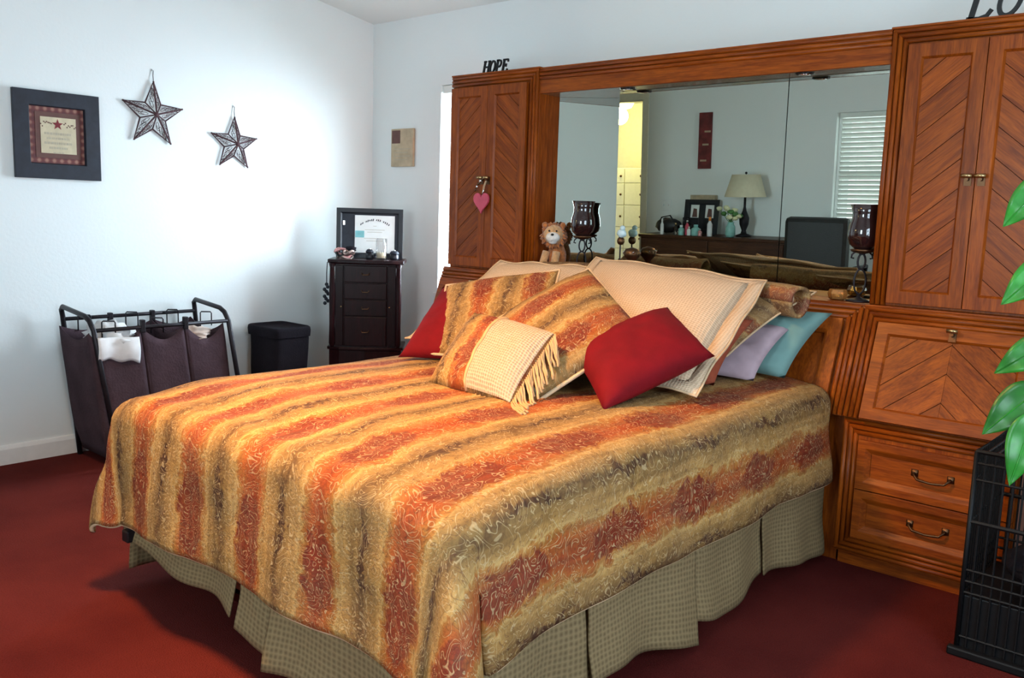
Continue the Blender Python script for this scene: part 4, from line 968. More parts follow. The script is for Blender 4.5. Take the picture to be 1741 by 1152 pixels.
for x in (-0.155, 0.155):
    dd = make('necklace_door', AM().box(x-0.024, x+0.024, -0.133, -0.125, 0.475, 0.955), 'cherry_z', parent=t, bevel=0.003)
    make('door_knob', AM().ball((x*0.92, -0.139, 0.71), 0.005), 'brass', parent=dd, smooth=True)
# diploma
t = thing('diploma_frame', 'dark framed diploma leaning on top of the jewelry armoire', 'picture', arm(Vector((0, 0.1, 0.989))))
def dip(u, v, w_): return arm(Vector((u, 0.045+0.20*(v)*0.32-w_, 0.990+v)))
mb = MB(); framed(mb, -0.195, 0.205, 0.0, 0.300, dip, 0.026, 0.016); make('frame', mb, 'black_wood', parent=t, bevel=0.002)
def dquad(u0, u1, v0, v1, w_, th): 
    m_ = MB(); a = [(u0, v0), (u1, v0), (u1, v1), (u0, v1)]
    m_.add([dip(*p, w_) for p in a]+[dip(*p, w_+th) for p in a], [(3, 2, 1, 0), (4, 5, 6, 7), (0, 1, 5, 4), (1, 2, 6, 5), (2, 3, 7, 6), (3, 0, 4, 7)]); return m_
make('mat_board', dquad(-0.17, 0.18, 0.024, 0.276, 0.001, 0.004), 'frame_navy', parent=t)
ce = make('certificate', dquad(-0.085, 0.155, 0.032, 0.258, 0.005, 0.002), 'paper', parent=t)
rnd = random.Random(9); mb = MB()
for k in range(17):
    if k in (2, 8, 12): continue
    a = -0.5+k/16; u = 0.035+a*0.168; v = 0.232-0.028*(2*a)**2; hh = 0.0105+rnd.uniform(-0.002, 0.004)
    ribbon(mb, [(u-0.002, v-hh/2), (u+0.001, v), (u+0.002, v+hh/2)], 0.0055, lambda p, q, w_: dip(p, q, 0.0072+w_), 0.0004)
make('lettering', mb, 'ink', parent=ce)
mb = MB()
for k, (wd, v) in enumerate(((0.02, 0.195), (0.12, 0.172), (0.09, 0.158), (0.13, 0.120), (0.10, 0.105))):
    ribbon(mb, [(0.035-wd/2, v), (0.035+wd/2, v)], 0.0022, lambda p, q, w_: dip(p, q, 0.0072+w_), 0.0004)
make('small_print', mb, 'ink_faint', parent=ce)
make('photo_card', dquad(-0.082, -0.028, 0.125, 0.165, 0.009, 0.002), 'teal_card', parent=t)
make('charm', dquad(-0.158, -0.142, 0.195, 0.225, 0.006, 0.006), 'chrome', parent=t, bevel=0.003)
# things on the armoire top
TZ_ = 0.990
def atop(name, label, cat, mb, mat, **k): return make(name, mb, mat, label=label, cat=cat, **k)
t = thing('candle_jar', 'tall clear glass jar with a small candle before the diploma', 'candle', arm(Vector((0.085, -0.06, TZ_))))
make('glass', AM().lathe([(0.032, 0), (0.034, 0.004), (0.034, 0.125), (0.031, 0.125), (0.031, 0.008), (0.0, 0.008)], (0.085, -0.06, TZ_), 20, cap=False), 'window_glass', parent=t, smooth=True)
make('wax', AM().lathe([(0.0295, 0.009), (0.0295, 0.042), (0.004, 0.040)], (0.085, -0.06, TZ_), 16), 'candle_wax', parent=t, smooth=True)
make('wick', AM().tube([(0.085, -0.06, TZ_+0.038), (0.086, -0.06, TZ_+0.052)], 0.0012, 5), 'ink', parent=t)
rnd = random.Random(11)
t = thing('jewelry_heap', 'heap of beaded jewelry at the outer end of the armoire top', 'jewelry', arm(Vector((-0.13, -0.06, TZ_))))
for k in range(5):
    pts = []; cx = -0.13+rnd.uniform(-0.03, 0.04); cy = -0.06+rnd.uniform(-0.02, 0.02); r_ = rnd.uniform(0.018, 0.034)
    for j in range(15): a = j*2*PI/15; pts.append((cx+math.cos(a)*r_*1.3, cy+math.sin(a)*r_*0.7, TZ_+0.008+0.010*k+0.010*math.sin(a*2+k)))
    make('bead_string', AM().tube(pts, 0.0075, 6, closed=True), ('jewel_mix', 'jewel_rose', 'bead_black')[k % 3], parent=t, smooth=True)
mb = AM(); mb.ball((-0.10, -0.05, TZ_+0.055), 0.035, 0.02, 0.018, nz=0.5, seed=3); make('dark_bow', mb, 'black_cloth', parent=t, smooth=True)
for i, (x, h, r_, lab) in enumerate(((0.015, 0.058, 0.022, 'small black ring box on the armoire before the diploma'), (0.162, 0.052, 0.026, 'dark blue jar at the wall end of the armoire top'))):
    tt_ = thing('trinket_box', lab, 'box', arm(Vector((x, -0.03, TZ_))))
    make('box_body', AM().lathe([(r_*0.9, 0), (r_, 0.006), (r_, h*0.65)], (x, -0.05, TZ_), 14), 'dark_plastic', parent=tt_, smooth=True)
    make('box_lid', AM().lathe([(r_*1.05, h*0.65), (r_*1.05, h*0.8), (r_*0.7, h), (0.004, h*1.02)], (x, -0.05, TZ_), 14), 'frame_navy', parent=tt_, smooth=True)
    make('box_knob', AM().ball((x, -0.05, TZ_+h*1.05), 0.006), 'chrome', parent=tt_, smooth=True)
# beads hung from the armoire lid
t = thing('hanging_beads', 'dark beaded necklace hanging from the edge of the armoire lid', 'necklace', arm(Vector((-0.225, -0.10, 0.70))))
make('cord', AM().tube([(-0.228, -0.10, 0.968), (-0.232, -0.10, 0.90), (-0.232, -0.10, 0.83)], 0.003, 5), 'ink', parent=t)
for k in range(9): make('bead', AM().ball((-0.234+0.010*math.sin(k*2.1), -0.10+0.012*math.cos(k*1.7), 0.835-k*0.014), 0.011), 'frame_navy', parent=t, smooth=True)

# ================================================================== LEDGE
LZ = H1
def candle_holder(x, y, s_, label):
    t = thing('candle_holder', label, 'candle holder', (x, y, LZ), 'glass cups on scrolled iron stands')
    make('foot', MB().lathe([(0.046, 0), (0.048, 0.005), (0.030, 0.010), (0.008, 0.018), (0.006, 0.03)], (x, y, LZ), 20), 'dark_metal', parent=t, smooth=True)
    zc = LZ+0.03
    dx, dy = math.cos(0.64), math.sin(0.64)           # wire loops face the room diagonal
    for (z0, hh, wd) in ((zc, 0.095*s_, 0.022*s_), (zc+0.095*s_, 0.058*s_, 0.014*s_)):
        for sg in (-1, 1):
            pts = [(x+dx*sg*wd*math.sin(a), y+dy*sg*wd*math.sin(a), z0+hh*(1-math.cos(a))/2) for a in [k*PI/12 for k in range(13)]]
            make('scroll_wire', MB().tube(pts, 0.0042, 6), 'dark_metal', parent=t, smooth=True)
    zr = zc+0.153*s_
    for sg in (-1, 1):
        pts = [(x+dx*sg*(0.004+0.034*f), y+dy*sg*(0.004+0.034*f), zr+0.012*math.sin(f*PI)-0.004) for f in (0, .25, .5, .75, 1)] + [(x+dx*sg*0.040, y+dy*sg*0.040, zr-0.016), (x+dx*sg*0.030, y+dy*sg*0.030, zr-0.018)]
        make('curl', MB().tube(pts, 0.0035, 6), 'dark_metal', parent=t, smooth=True)
    make('cup_dish', MB().lathe([(0.010, zr-LZ), (0.040*s_, zr-LZ+0.008), (0.046*s_, zr-LZ+0.016), (0.040*s_, zr-LZ+0.018)], (x, y, LZ), 20), 'brass' if False else 'dark_brass', parent=t, smooth=True)
    z1 = zr-LZ+0.018
    pr = [(0.030, 0), (0.050, 0.018), (0.0595, 0.050), (0.056, 0.085), (0.047, 0.115), (0.047, 0.138), (0.056, 0.168), (0.053, 0.168), (0.044, 0.138), (0.044, 0.115), (0.053, 0.085), (0.0565, 0.050), (0.047, 0.020), (0.0, 0.006)]
    make('cup', MB().lathe([(r_*s_, z1+z*s_) for r_, z in pr], (x, y, LZ), 28, cap=False), 'cup_brown', parent=t, smooth=True)
    return t
candle_holder(1.965, -0.305, 1.0, 'dark brown glass cup on iron scroll stand beside the plush lion')
candle_holder(3.325, -0.310, 1.02, 'dark brown glass cup on iron scroll stand near the votive')
# votive
t = thing('votive_holder', 'small faceted amber glass votive on the ledge near the cabinet', 'votive', (3.245, -0.315, LZ))
make('glass_bowl', MB().lathe([(0.022, 0), (0.034, 0.006), (0.040, 0.026), (0.034, 0.042), (0.031, 0.042), (0.036, 0.026), (0.030, 0.008), (0.0, 0.006)], (3.245, -0.315, LZ), 10, cap=False), 'amber_glass', parent=t)
make('tealight', MB().lathe([(0.019, 0.008), (0.019, 0.022), (0.002, 0.022)], (3.245, -0.315, LZ), 14), 'chrome', parent=t, smooth=True)
# figurine on stem and jewelled trinket
t = thing('figurine', 'pale blue figurine on a dark stem standing on the ledge', 'figurine', (2.165, -0.265, LZ))
make('base', MB().lathe([(0.024, 0), (0.024, 0.006), (0.006, 0.012)], (2.165, -0.265, LZ), 14), 'dark_metal', parent=t, smooth=True)
make('stem', MB().tube([(2.165, -0.265, LZ+0.01), (2.163, -0.265, LZ+0.17)], 0.0035, 6), 'dark_metal', parent=t)
make('nest', MB().ball((2.165, -0.265, LZ+0.185), 0.019, 0.019, 0.020), 'dark_brass', parent=t, smooth=True)
make('bird', MB().ball((2.168, -0.265, LZ+0.220), 0.024, 0.020, 0.020, nz=0.15), 'figurine_blue', parent=t, smooth=True)
make('bird_head', MB().ball((2.175, -0.270, LZ+0.246), 0.013), 'figurine_blue', parent=t, smooth=True)
t = thing('trinket_bowl', 'jewelled brown trinket bowl on a foot peeking over the sham', 'bowl', (2.245, -0.285, LZ))
make('bowl', MB().lathe([(0.020, 0.0), (0.014, 0.02), (0.010, 0.06), (0.014, 0.09), (0.036, 0.115), (0.040, 0.135), (0.030, 0.150), (0.004, 0.158)], (2.245, -0.285, LZ), 18), 'dark_brass', parent=t, smooth=True)
for k in range(8): make('gem', MB().ball((2.245+0.039*math.cos(k*PI/4), -0.285+0.039*math.sin(k*PI/4), LZ+0.134), 0.006, seg=6, rings=4), 'chrome' if k % 2 else 'amber_glass', parent=t)

# plush lion
lx, ly = 1.795, -0.300
t = thing('plush_lion', 'plush toy lion with orange mane and white muzzle on the ledge', 'plush toy', (lx, ly, LZ))
mb = MB(); mb.ball((lx, ly+0.015, LZ+0.085), 0.050, 0.045, 0.075, 20, 14, nz=0.08); make('body', mb, 'plush_orange', parent=t, smooth=True)
for sg in (-1, 1):
    make('front_leg', MB().tube([(lx+sg*0.032, ly-0.030, LZ+0.115), (lx+sg*0.036, ly-0.048, LZ+0.06), (lx+sg*0.038, ly-0.055, LZ+0.018), (lx+sg*0.038, ly-0.062, LZ+0.012)], [0.020, 0.020, 0.021, 0.014], 10), 'plush_tan', parent=t, smooth=True)
    make('hind_paw', MB().ball((lx+sg*0.055, ly-0.035, LZ+0.02), 0.022, 0.034, 0.020), 'plush_tan', parent=t, smooth=True)
hc = Vector((lx+0.010, ly-0.030, LZ+0.200)); vd = Vector((0.55, -0.83, 0.05)).normalized()
make('head', MB().ball(hc, 0.052, 0.050, 0.050, 18, 12), 'plush_tan', parent=t, smooth=True)
mb = MB(); rnd = random.Random(21)
sx_ = vd.cross(Vector((0, 0, 1))).normalized(); sz_ = sx_.cross(vd)
for k in range(260):
    a = rnd.uniform(0, 2*PI); r_ = rnd.uniform(0.040, 0.062); bk = rnd.uniform(-0.050, 0.016)
    o_ = sx_*math.cos(a)+sz_*math.sin(a); p0 = hc+o_*r_*0.8+vd*bk
    p1 = p0+o_*rnd.uniform(0.014, 0.026)+vd*rnd.uniform(-0.012, 0.008)+Vector((0, 0, -0.006))
    mb.tube([p0, p0.lerp(p1, 0.6), p1], [0.009, 0.007, 0.001], 4)
make('mane', mb, 'plush_orange', parent=t, smooth=True)
mb = MB(); mb.ball(hc+vd*0.040-sz_*0.014, 0.036, 0.034, 0.026, 16, 10); mb.ball(hc+vd*0.036-sz_*0.032, 0.022, 0.022, 0.016); make('muzzle', mb, 'plush_white', parent=t, smooth=True)
make('nose', MB().ball(hc+vd*0.075-sz_*0.002, 0.008, 0.008, 0.006), 'bead_black', parent=t, smooth=True)
for sg in (-1, 1):
    make('eye', MB().ball(hc+vd*0.050+sx_*sg*0.018+sz_*0.017, 0.005), 'bead_black', parent=t, smooth=True)
    make('ear', MB().ball(hc+sx_*sg*0.045+sz_*0.046+vd*0.01, 0.016, 0.012, 0.016), 'plush_orange', parent=t, smooth=True)

# ================================================================== HOPE and LOVE signs on the cabinets
def arc(cx, cy, rx, ry, a0, a1, n=14): return [(cx+rx*math.cos(math.radians(a0+(a1-a0)*k/n)), cy+ry*math.sin(math.radians(a0+(a1-a0)*k/n))) for k in range(n+1)]
GLY = {
 'H': [[(0.12, 0), (0.12, 1)], [(0.68, 0), (0.68, 1)], [(0.12, 0.52), (0.68, 0.52)], [(0, 0.04), (0.26, 0.04)], [(0, 0.96), (0.26, 0.96)], [(0.54, 0.04), (0.80, 0.04)], [(0.54, 0.96), (0.80, 0.96)]],
 'O': [arc(0.38, 0.5, 0.30, 0.45, 0, 360, 26)],
 'P': [[(0.14, 0), (0.14, 1)], [(0.02, 0.04), (0.30, 0.04)], [(0.02, 0.96), (0.30, 0.96)], [(0.14, 0.96)] + arc(0.34, 0.71, 0.26, 0.25, 90, -90)+[(0.14, 0.46)]],
 'E': [[(0.14, 0), (0.14, 1)], [(0.02, 0.95), (0.62, 0.95), (0.66, 0.78)], [(0.02, 0.05), (0.62, 0.05), (0.70, 0.24)], [(0.14, 0.52), (0.44, 0.52)], [(0.44, 0.40), (0.44, 0.64)]],
 'L': [[(0.16, 0), (0.16, 1)], [(0.02, 0.96), (0.32, 0.96)], [(0.02, 0.05), (0.40, 0.03), (0.62, 0.10), (0.72, 0.28)]],
 'V': [[(0.06, 0.98), (0.16, 0.55), (0.32, 0.04)], [(0.32, 0.04), (0.55, 0.50), (0.70, 0.98)], [(-0.04, 0.96), (0.18, 0.96)], [(0.58, 0.96), (0.82, 0.96)]],
}
def word_sign(word, x0, x1, y, z, h, label):
    t = thing('word_sign', label, 'sign', ((x0+x1)/2, y, z))
    adv = (x1-x0)/len(word); sc = adv/0.82; sh = 0.22
    make('base_bar', MB().box(x0-0.02, x1+0.03, y-0.014, y+0.004, z, z+0.007), 'sign_black', parent=t, bevel=0.002)
    for i, chh in enumerate(word):
        mb = MB()
        for st in GLY[chh]:
            ribbon(mb, st, 0.17 if len(st) == 2 and abs(st[0][1]-st[1][1]) > 0.8 else 0.13, lambda u, v, w_, i=i: (x0+i*adv+u*sc+v*h*sh, y-w_, z+0.006+v*h), 0.010)
        make('letter', mb, 'sign_black', parent=t)
word_sign('HOPE', 1.262, 1.440, -0.300, HT+0.004, 0.064, 'black HOPE word sign on top of the window side cabinet')
word_sign('LOVE', 3.610, 3.960, -0.300, HT+0.004, 0.115, 'black LOVE word sign on top of the cabinet behind the crate')

# pink heart hung on the cabinet knob
hx, hz, hy = 1.372, 1.352, -0.409
t = thing('heart_ornament', 'pink heart tag hanging from the cabinet door knob', 'ornament', (hx, hy, 1.29))
pts = []
for k in range(28):
    a = 2*PI*k/28; pts.append((hx+0.0034*16*math.sin(a)**3, hy, hz-0.008+0.0037*(13*math.cos(a)-5*math.cos(2*a)-2*math.cos(3*a)-math.cos(4*a))))
make('heart', MB().prism(pts, (0, 0.010, 0)), 'heart_pink', parent=t, bevel=0.003)
make('cord', MB().tube([(hx+0.012, hy+0.004, hz+0.028), (hx+0.022, hy+0.002, 1.42), (hx+0.030, hy+0.008, 1.452), (hx+0.026, hy+0.008, 1.455), (hx+0.014, hy+0.002, 1.42), (hx+0.006, hy+0.004, hz+0.028)], 0.002, 5), 'cream_cord', parent=t)
make('hook', MB().tube([(hx+0.010, hy+0.002, 1.380), (hx+0.022, hy-0.002, 1.405)], 0.004, 6), 'chrome', parent=t, smooth=True)
t = thing('charm_chain', 'short chain of silver charms looped over the cabinet knob', 'chain', (hx-0.02, hy, 1.40))
cp = [(hx+0.028, hy+0.008, 1.468), (hx+0.012, hy+0.001, 1.462), (hx-0.006, hy, 1.450), (hx-0.020, hy, 1.436), (hx-0.030, hy, 1.420), (hx-0.038, hy, 1.404)]
make('chain', MB().tube(cp, 0.002, 5), 'chrome', parent=t)
for k, p in enumerate(cp[1:]): make('charm', MB().ball(p, 0.007, 0.005, 0.008, 8, 6), 'chrome' if k % 2 else 'dark_brass', parent=t, smooth=True)

# ================================================================== WIRE CRATE and plant
KX0, KX1, KY0, KY1, KH = 3.945, 4.62, -0.965, -0.575, 0.635
t = thing('wire_crate', 'black wire crate standing in front of the oak drawers', 'crate', ((KX0+KX1)/2, (KY0+KY1)/2, 0))
make('tray', MB().box(KX0+0.004, KX1-0.004, KY0+0.004, KY1-0.004, 0.004, 0.19), 'black_metal', parent=t, bevel=0.004)
mb = MB(); mb.prism([(KX0-0.022, KY0-0.022, 0.0), (KX1+0.02, KY0-0.022, 0.0), (KX1+0.02, KY0+0.004, 0.0), (KX0-0.022, KY0+0.004, 0.0)], (0, 0, 0.028)); make('skid', mb, 'black_metal', parent=t, bevel=0.006)
for (x, y) in ((KX0, KY0), (KX1, KY0), (KX0, KY1), (KX1, KY1)): make('corner_post', MB().tube([(x, y, 0.0), (x, y, KH)], 0.007, 8), 'black_metal', parent=t, smooth=True)
for z in (0.06, 0.20, 0.235, 0.27, 0.42, 0.55, 0.60, KH):
    make('hoop_wire', MB().tube([(KX0, KY0, z), (KX1, KY0, z), (KX1, KY1, z), (KX0, KY1, z)], 0.0045 if z not in (0.42, KH) else 0.007, 6, closed=True), 'black_metal', parent=t)
n_ = 26
for i in range(1, n_):
    x = KX0+(KX1-KX0)*i/n_
    for y in (KY0, KY1): make('upright_wire', MB().tube([(x, y, 0.03), (x, y, KH)], 0.0034, 5), 'black_metal', parent=t)
    make('top_wire', MB().tube([(x, KY0, KH), (x, KY1, KH)], 0.0034, 5), 'black_metal', parent=t)
for i in range(1, 15):
    y = KY0+(KY1-KY0)*i/15
    for x in (KX0, KX1): make('upright_wire', MB().tube([(x, y, 0.03), (x, y, KH)], 0.0034, 5), 'black_metal', parent=t)
mb = MB(); mb.ball((4.28, -0.77, 0.27), 0.28, 0.15, 0.075, 20, 10, nz=0.3, seed=6)
make('crate_bedding', mb, 'black_cloth', label='rumpled black bedding lying inside the wire crate', cat='bedding', smooth=True)
PC = Vector((4.34, -0.80, KH+0.006))
t = thing('potted_plant', 'potted plant with broad green leaves standing on the wire crate', 'plant', PC)
make('pot', MB().lathe([(0.085, 0), (0.092, 0.01), (0.115, 0.16), (0.125, 0.165), (0.125, 0.19), (0.112, 0.19), (0.105, 0.15), (0.0, 0.15)], PC, 24, cap=False), 'pot_clay', parent=t, smooth=True)
make('soil', MB().lathe([(0.104, 0.150), (0.104, 0.160), (0.01, 0.166)], PC, 18), 'pot_clay', parent=t)
def leaf(p_base, p_tip, width, up, droop=0.02, root=None):
    a, b_ = Vector(p_base), Vector(p_tip); ln = (b_-a).length; d = (b_-a).normalized(); sd_ = d.cross(Vector(up)).normalized(); n2 = sd_.cross(d)
    def fn(u, v):
        wv = width*(math.sin(PI*min(1, u**0.72))**0.85)*(1-0.25*u)
        q = a+d*ln*u + sd_*(v-0.5)*wv + n2*(0.18*abs(v-0.5)*wv - droop*(u-0.5)**2*4*0.3 + 0.004*math.sin(u*12))
        return q
    mb = MB(); mb.grid(fn, 14, 6); lf = make('leaf', mb, 'leaf', parent=t, smooth=True, solid=0.0012)
    make('midrib', MB().tube([fn(k/10, 0.5)+n2*0.001 for k in range(11)], [0.0022]*10+[0.0006], 5), 'leaf', parent=lf)
    r_ = root or (PC+Vector((0, 0, 0.17))); mid = r_.lerp(a, 0.55)+Vector((0, 0, 0.09))
    make('stem', MB().tube([r_, r_.lerp(mid, 0.5)+Vector((0, 0, 0.03)), mid, mid.lerp(a, 0.6)+Vector((0, 0, 0.02)), a], 0.004, 6), 'leaf', parent=lf, smooth=True)
cv = Vector((0.25, -0.9, 0.35))
leaf(at(1790, 300, Y=-0.98), at(1704, 385, Y=-1.00), 0.105, cv)
leaf(at(1800, 440, Y=-0.94), at(1701, 517, Y=-0.99), 0.110, cv)
leaf(at(1800, 575, Y=-0.99), at(1689, 634, Y=-1.02), 0.105, cv)
leaf(at(1775, 655, Y=-0.98), at(1669, 738, Y=-1.04), 0.125, cv)
leaf(at(1760, 700, Y=-1.01), at(1716, 826, Y=-1.06), 0.105, cv)
for k in range(12):
    a = k*0.9; r0 = 0.12+0.05*(k % 3); h0 = 0.28+0.06*(k % 5)
    pb = PC+Vector((0.16+math.cos(a)*r0, math.sin(a)*r0*0.7+0.03, h0+0.1)); pt_ = pb+Vector((0.05+math.cos(a)*0.12, math.sin(a)*0.10, -0.05+0.05*math.sin(k)))
    leaf(pb, pt_, 0.10, (0, -0.2, 1))

# ================================================================== FAR SIDE OF THE ROOM (seen in the mirror)
t = thing('dresser', 'brown wooden dresser with crowded top reflected in the mirror', 'dresser', (0.25, -4.650, 0))
DXA, DXB, DTZ = -0.52, 1.08, 0.905
make('carcass', MB().box(DXA, DXB, -4.875, -4.450, 0.06, DTZ-0.03), 'dresser_x', parent=t, bevel=0.003)
make('top', MB().box(DXA-0.02, DXB+0.02, -4.875, -4.430, DTZ-0.03, DTZ), 'dresser_x', parent=t, bevel=0.006)
make('plinth', MB().box(DXA+0.02, DXB-0.02, -4.870, -4.480, 0, 0.06), 'dresser_x', parent=t)
for i in range(3):
    for j in range(2):
        x0 = DXA+0.02+j*0.785; z0 = 0.09+i*0.262
        dw = make('drawer', MB().box(x0, x0+0.765, -4.450, -4.432, z0, z0+0.245), 'dresser_x', parent=t, bevel=0.004)
        for kx in (0.2, 0.565): make('knob', MB().ball((x0+kx, -4.418, z0+0.125), 0.014), 'brass', parent=dw, smooth=True)
# double photo frame
t = thing('photo_frame', 'black double photo frame standing on the reflected dresser', 'picture', (-0.02, -4.740, DTZ))
f_p = lambda u, v, w_: (u, -4.790+0.12*(v-DTZ)*-1+w_+0.02, v)
mb = MB(); framed(mb, -0.205, 0.185, DTZ+0.002, 1.255, f_p, 0.04, 0.018); make('frame', mb, 'black_wood', parent=t)
mb = MB(); mb.add([f_p(-0.17, DTZ+0.03, 0.003), f_p(0.15, DTZ+0.03, 0.003), f_p(0.15, 1.22, 0.003), f_p(-0.17, 1.22, 0.003)], [(0, 1, 2, 3)]); make('backing', mb, 'black_wood', parent=t)
for x in (-0.135, 0.035):
    mb = MB(); mb.add([f_p(x, 1.07, 0.006), f_p(x+0.095, 1.07, 0.006), f_p(x+0.095, 1.20, 0.006), f_p(x, 1.20, 0.006)], [(0, 1, 2, 3)]); make('photo', mb, 'paper', parent=t)
    mb = MB(); mb.add([f_p(x+0.02, 1.075, 0.007), f_p(x+0.08, 1.075, 0.007), f_p(x+0.07, 1.16, 0.007), f_p(x+0.03, 1.165, 0.007)], [(0, 1, 2, 3)]); make('photo_subject', mb, 'plaque_dark', parent=t)
make('box', MB().box(-0.165, 0.12, -4.880, -4.820, DTZ, 1.30), 'plaque_wood', label='tan carton standing behind the reflected photo frame', cat='box', bevel=0.004)
# lamp
lx_, ly_ = 0.52, -4.690
t = thing('table_lamp', 'table lamp with wide cream shade on the reflected dresser', 'lamp', (lx_, ly_, DTZ))
make('lamp_base', MB().lathe([(0.075, 0), (0.078, 0.012), (0.03, 0.03), (0.022, 0.06), (0.045, 0.12), (0.050, 0.18), (0.020, 0.25), (0.012, 0.29), (0.012, 0.42)], (lx_, ly_, DTZ), 20), 'dark_metal', parent=t, smooth=True)
make('lamp_shade', MB().lathe([(0.20, 0.385), (0.135, 0.60), (0.132, 0.60), (0.197, 0.385)], (lx_, ly_, DTZ), 28, cap=False), 'lamp_shade', parent=t, smooth=True)
make('finial', MB().ball((lx_, ly_, DTZ+0.615), 0.012), 'dark_metal', parent=t, smooth=True)
make('harp', MB().tube([(lx_, ly_, DTZ+0.41), (lx_, ly_, DTZ+0.61)], 0.003, 6), 'dark_metal', parent=t)
# flowers in a vase
fx, fy = 0.47, -4.510
t = thing('flower_vase', 'cream flowers in a vase before the reflected lamp', 'flowers', (fx, fy, DTZ))
make('vase', MB().lathe([(0.035, 0), (0.05, 0.03), (0.045, 0.10), (0.030, 0.13), (0.035, 0.145)], (fx, fy, DTZ), 16), 'aqua_plastic', parent=t, smooth=True)
rnd = random.Random(31)
for k in range(13):
    a = rnd.uniform(0, 2*PI); r_ = rnd.uniform(0.03, 0.15); z = DTZ+rnd.uniform(0.18, 0.29); p = Vector((fx+math.cos(a)*r_, fy+math.sin(a)*r_*0.5, z))
    st_ = make('stem', MB().tube([(fx, fy, DTZ+0.12), (fx+(p.x-fx)*0.4, fy+(p.y-fy)*0.4, DTZ+0.18), p], 0.003, 5), 'leaf_small', parent=t)
    make('blossom' if k % 4 else 'leaf', MB().ball(p, 0.030, 0.030, 0.022, 9, 6, nz=0.4, seed=k), 'flower_cream' if k % 4 else 'leaf_small', parent=st_, smooth=True)
# bottles and jars on the dresser
def bottle(x, y, h, r_, mat, capm, label):
    t = thing('bottle', label, 'bottle', (x, y, DTZ), 'bottles on the reflected dresser')
    make('bottle_body', MB().lathe([(r_*0.92, 0), (r_, 0.006), (r_, h*0.62), (r_*0.45, h*0.76), (r_*0.42, h*0.80)], (x, y, DTZ), 14), mat, parent=t, smooth=True)
    make('cap', MB().lathe([(r_*0.5, h*0.80), (r_*0.5, h*0.98), (r_*0.35, h)], (x, y, DTZ), 12), capm, parent=t, smooth=True)
BL = 'bottle'
bottle(0.25, -4.500, 0.19, 0.026, 'white_cloth', 'orange_plastic', 'white bottle with orange cap on the reflected dresser')
bottle(-0.29, -4.490, 0.16, 0.018, 'white_cloth', 'paper', 'slim white bottle by the black bag in the mirror')
bottle(0.09, -4.510, 0.11, 0.045, 'aqua_plastic', 'aqua_plastic', 'wide aqua jar on the reflected dresser')
bottle(-0.07, -4.500, 0.10, 0.030, 'aqua_plastic', 'paper', 'small aqua bottle with white cap on the reflected dresser')
bottle(-0.02, -4.530, 0.15, 0.022, 'heart_pink', 'chrome', 'pink bottle with silver cap on the reflected dresser')
bottle(-0.14, -4.510, 0.12, 0.020, 'clear_glass', 'brass', 'clear perfume bottle with brass cap on the reflected dresser')
bottle(0.03, -4.480, 0.09, 0.020, 'paper', 'chrome', 'short white bottle with silver cap on the reflected dresser')
bottle(0.16, -4.470, 0.07, 0.020, 'jewel_rose', 'chrome', 'squat rose coloured bottle on the reflected dresser')
t = thing('handbag', 'black handbag lying on the reflected dresser near the doorway', 'bag', (-0.28, -4.590, DTZ))
mb = MB(); mb.ball((-0.28, -4.600, DTZ+0.088), 0.15, 0.07, 0.075, 20, 12, nz=0.2, seed=4); make('bag_body', mb, 'leather_black', parent=t, smooth=True)
make('bag_strap', MB().tube([(-0.40, -4.570, DTZ+0.07), (-0.34, -4.560, DTZ+0.17), (-0.24, -4.560, DTZ+0.19), (-0.17, -4.570, DTZ+0.09)], 0.008, 6), 'leather_black', parent=t, smooth=True)
t = thing('organizer_rack', 'dark wire organizer rack before the reflected photo frame', 'rack', (-0.06, -4.630, DTZ))
for x in (-0.105, 0.07): make('rack_side', MB().tube([(x, -4.670, DTZ), (x, -4.670, DTZ+0.17), (x, -4.590, DTZ+0.17), (x, -4.590, DTZ)], 0.005, 6), 'dark_metal', parent=t)
for z in (0.06, 0.11, 0.17): make('rack_bar', MB().tube([(-0.105, -4.590, DTZ+z), (0.07, -4.590, DTZ+z)], 0.005, 6), 'dark_metal', parent=t)
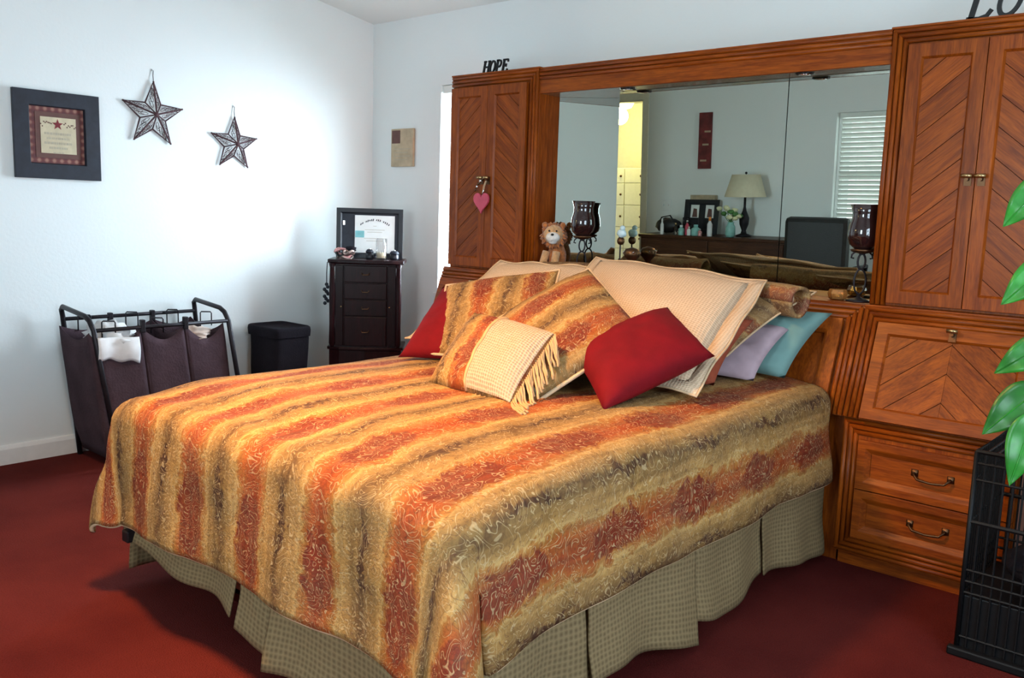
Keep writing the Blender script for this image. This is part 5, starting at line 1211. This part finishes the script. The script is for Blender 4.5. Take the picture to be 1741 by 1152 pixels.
# chair
cx0 = 1.46; cyk = -4.150
t = thing('desk_chair', 'black leather desk chair reflected below the blind', 'chair', (cx0, cyk-0.2, 0))
mb = MB(); mb.box(cx0-0.29, cx0+0.29, cyk-0.10, cyk, 0.60, 1.135); make('backrest', mb, 'leather_black', parent=t, bevel=0.045)
mb = MB(); mb.box(cx0-0.27, cx0+0.27, cyk-0.60, cyk-0.10, 0.42, 0.53); make('seat', mb, 'leather_black', parent=t, bevel=0.04)
make('column', MB().lathe([(0.03, 0.08), (0.03, 0.42)], (cx0, cyk-0.32, 0), 12), 'dark_metal', parent=t, smooth=True)
make('back_bracket', MB().tube([(cx0, cyk-0.25, 0.42), (cx0, cyk+0.02, 0.44), (cx0, cyk+0.015, 0.70)], 0.018, 8), 'dark_metal', parent=t, smooth=True)
for k in range(5):
    a = k*2*PI/5; e_ = (cx0+0.28*math.cos(a), cyk-0.32+0.28*math.sin(a))
    lg = make('base_arm', MB().tube([(cx0, cyk-0.32, 0.10), (*e_, 0.075)], [0.025, 0.015], 8), 'dark_metal', parent=t, smooth=True)
    make('caster', MB().ball((*e_, 0.03), 0.028, 0.028, 0.030), 'dark_plastic', parent=lg, smooth=True)
for sg in (-1, 1): make('armrest', MB().tube([(cx0+sg*0.28, cyk-0.14, 0.50), (cx0+sg*0.31, cyk-0.14, 0.70), (cx0+sg*0.31, cyk-0.42, 0.70), (cx0+sg*0.28, cyk-0.42, 0.50)], 0.02, 8), 'dark_plastic', parent=t, smooth=True)
# tall narrow canvas, switch plate
t = thing('wall_canvas', 'tall narrow dark red canvas on the wall reflected in the mirror', 'picture', (-0.045, RY+0.001, 1.566))
make('canvas', MB().box(-0.118, 0.027, RY+0.001, RY+0.025, 1.566, 2.129), 'canvas_red', parent=t, bevel=0.003)
for k, z in enumerate((1.64, 1.80, 1.93)): make('painted_motif', MB().box(-0.09+0.02*k, -0.02+0.02*k, RY+0.0245, RY+0.0265, z, z+0.018), 'plaque_wood', parent=t)
t = thing('switch_plate', 'white double light switch plate on the reflected wall', 'light switch', (-0.49, RY+0.001, 1.13))
make('plate', MB().box(-0.55, -0.43, RY+0.001, RY+0.008, 1.13, 1.25), 'trim_white', parent=t, bevel=0.003)
for x in (-0.52, -0.46): make('toggle', MB().box(x-0.006, x+0.006, RY+0.008, RY+0.020, 1.18, 1.20), 'trim_white', parent=t)
# closet drawers
t = thing('closet_cabinet', 'yellow lit bank of drawers in the closet beyond the doorway', 'cabinet', (-1.77, -6.090, 0))
make('carcass', MB().box(-2.12, -1.42, -6.440, -5.910, 0, 1.60), 'yellow_paint', parent=t)
for (xa, xb) in ((-2.11, -1.725), (-1.715, -1.43)):
    z = 1.59
    for hh in (0.18, 0.27, 0.27, 0.27, 0.27, 0.27):
        dw = make('drawer', MB().box(xa, xb, -5.910, -5.892, z-hh+0.008, z), 'yellow_paint', parent=t, bevel=0.003)
        make('knob', MB().ball((xb-0.045, -5.882, z-hh/2), 0.014), 'dark_brass', parent=dw, smooth=True); z -= hh
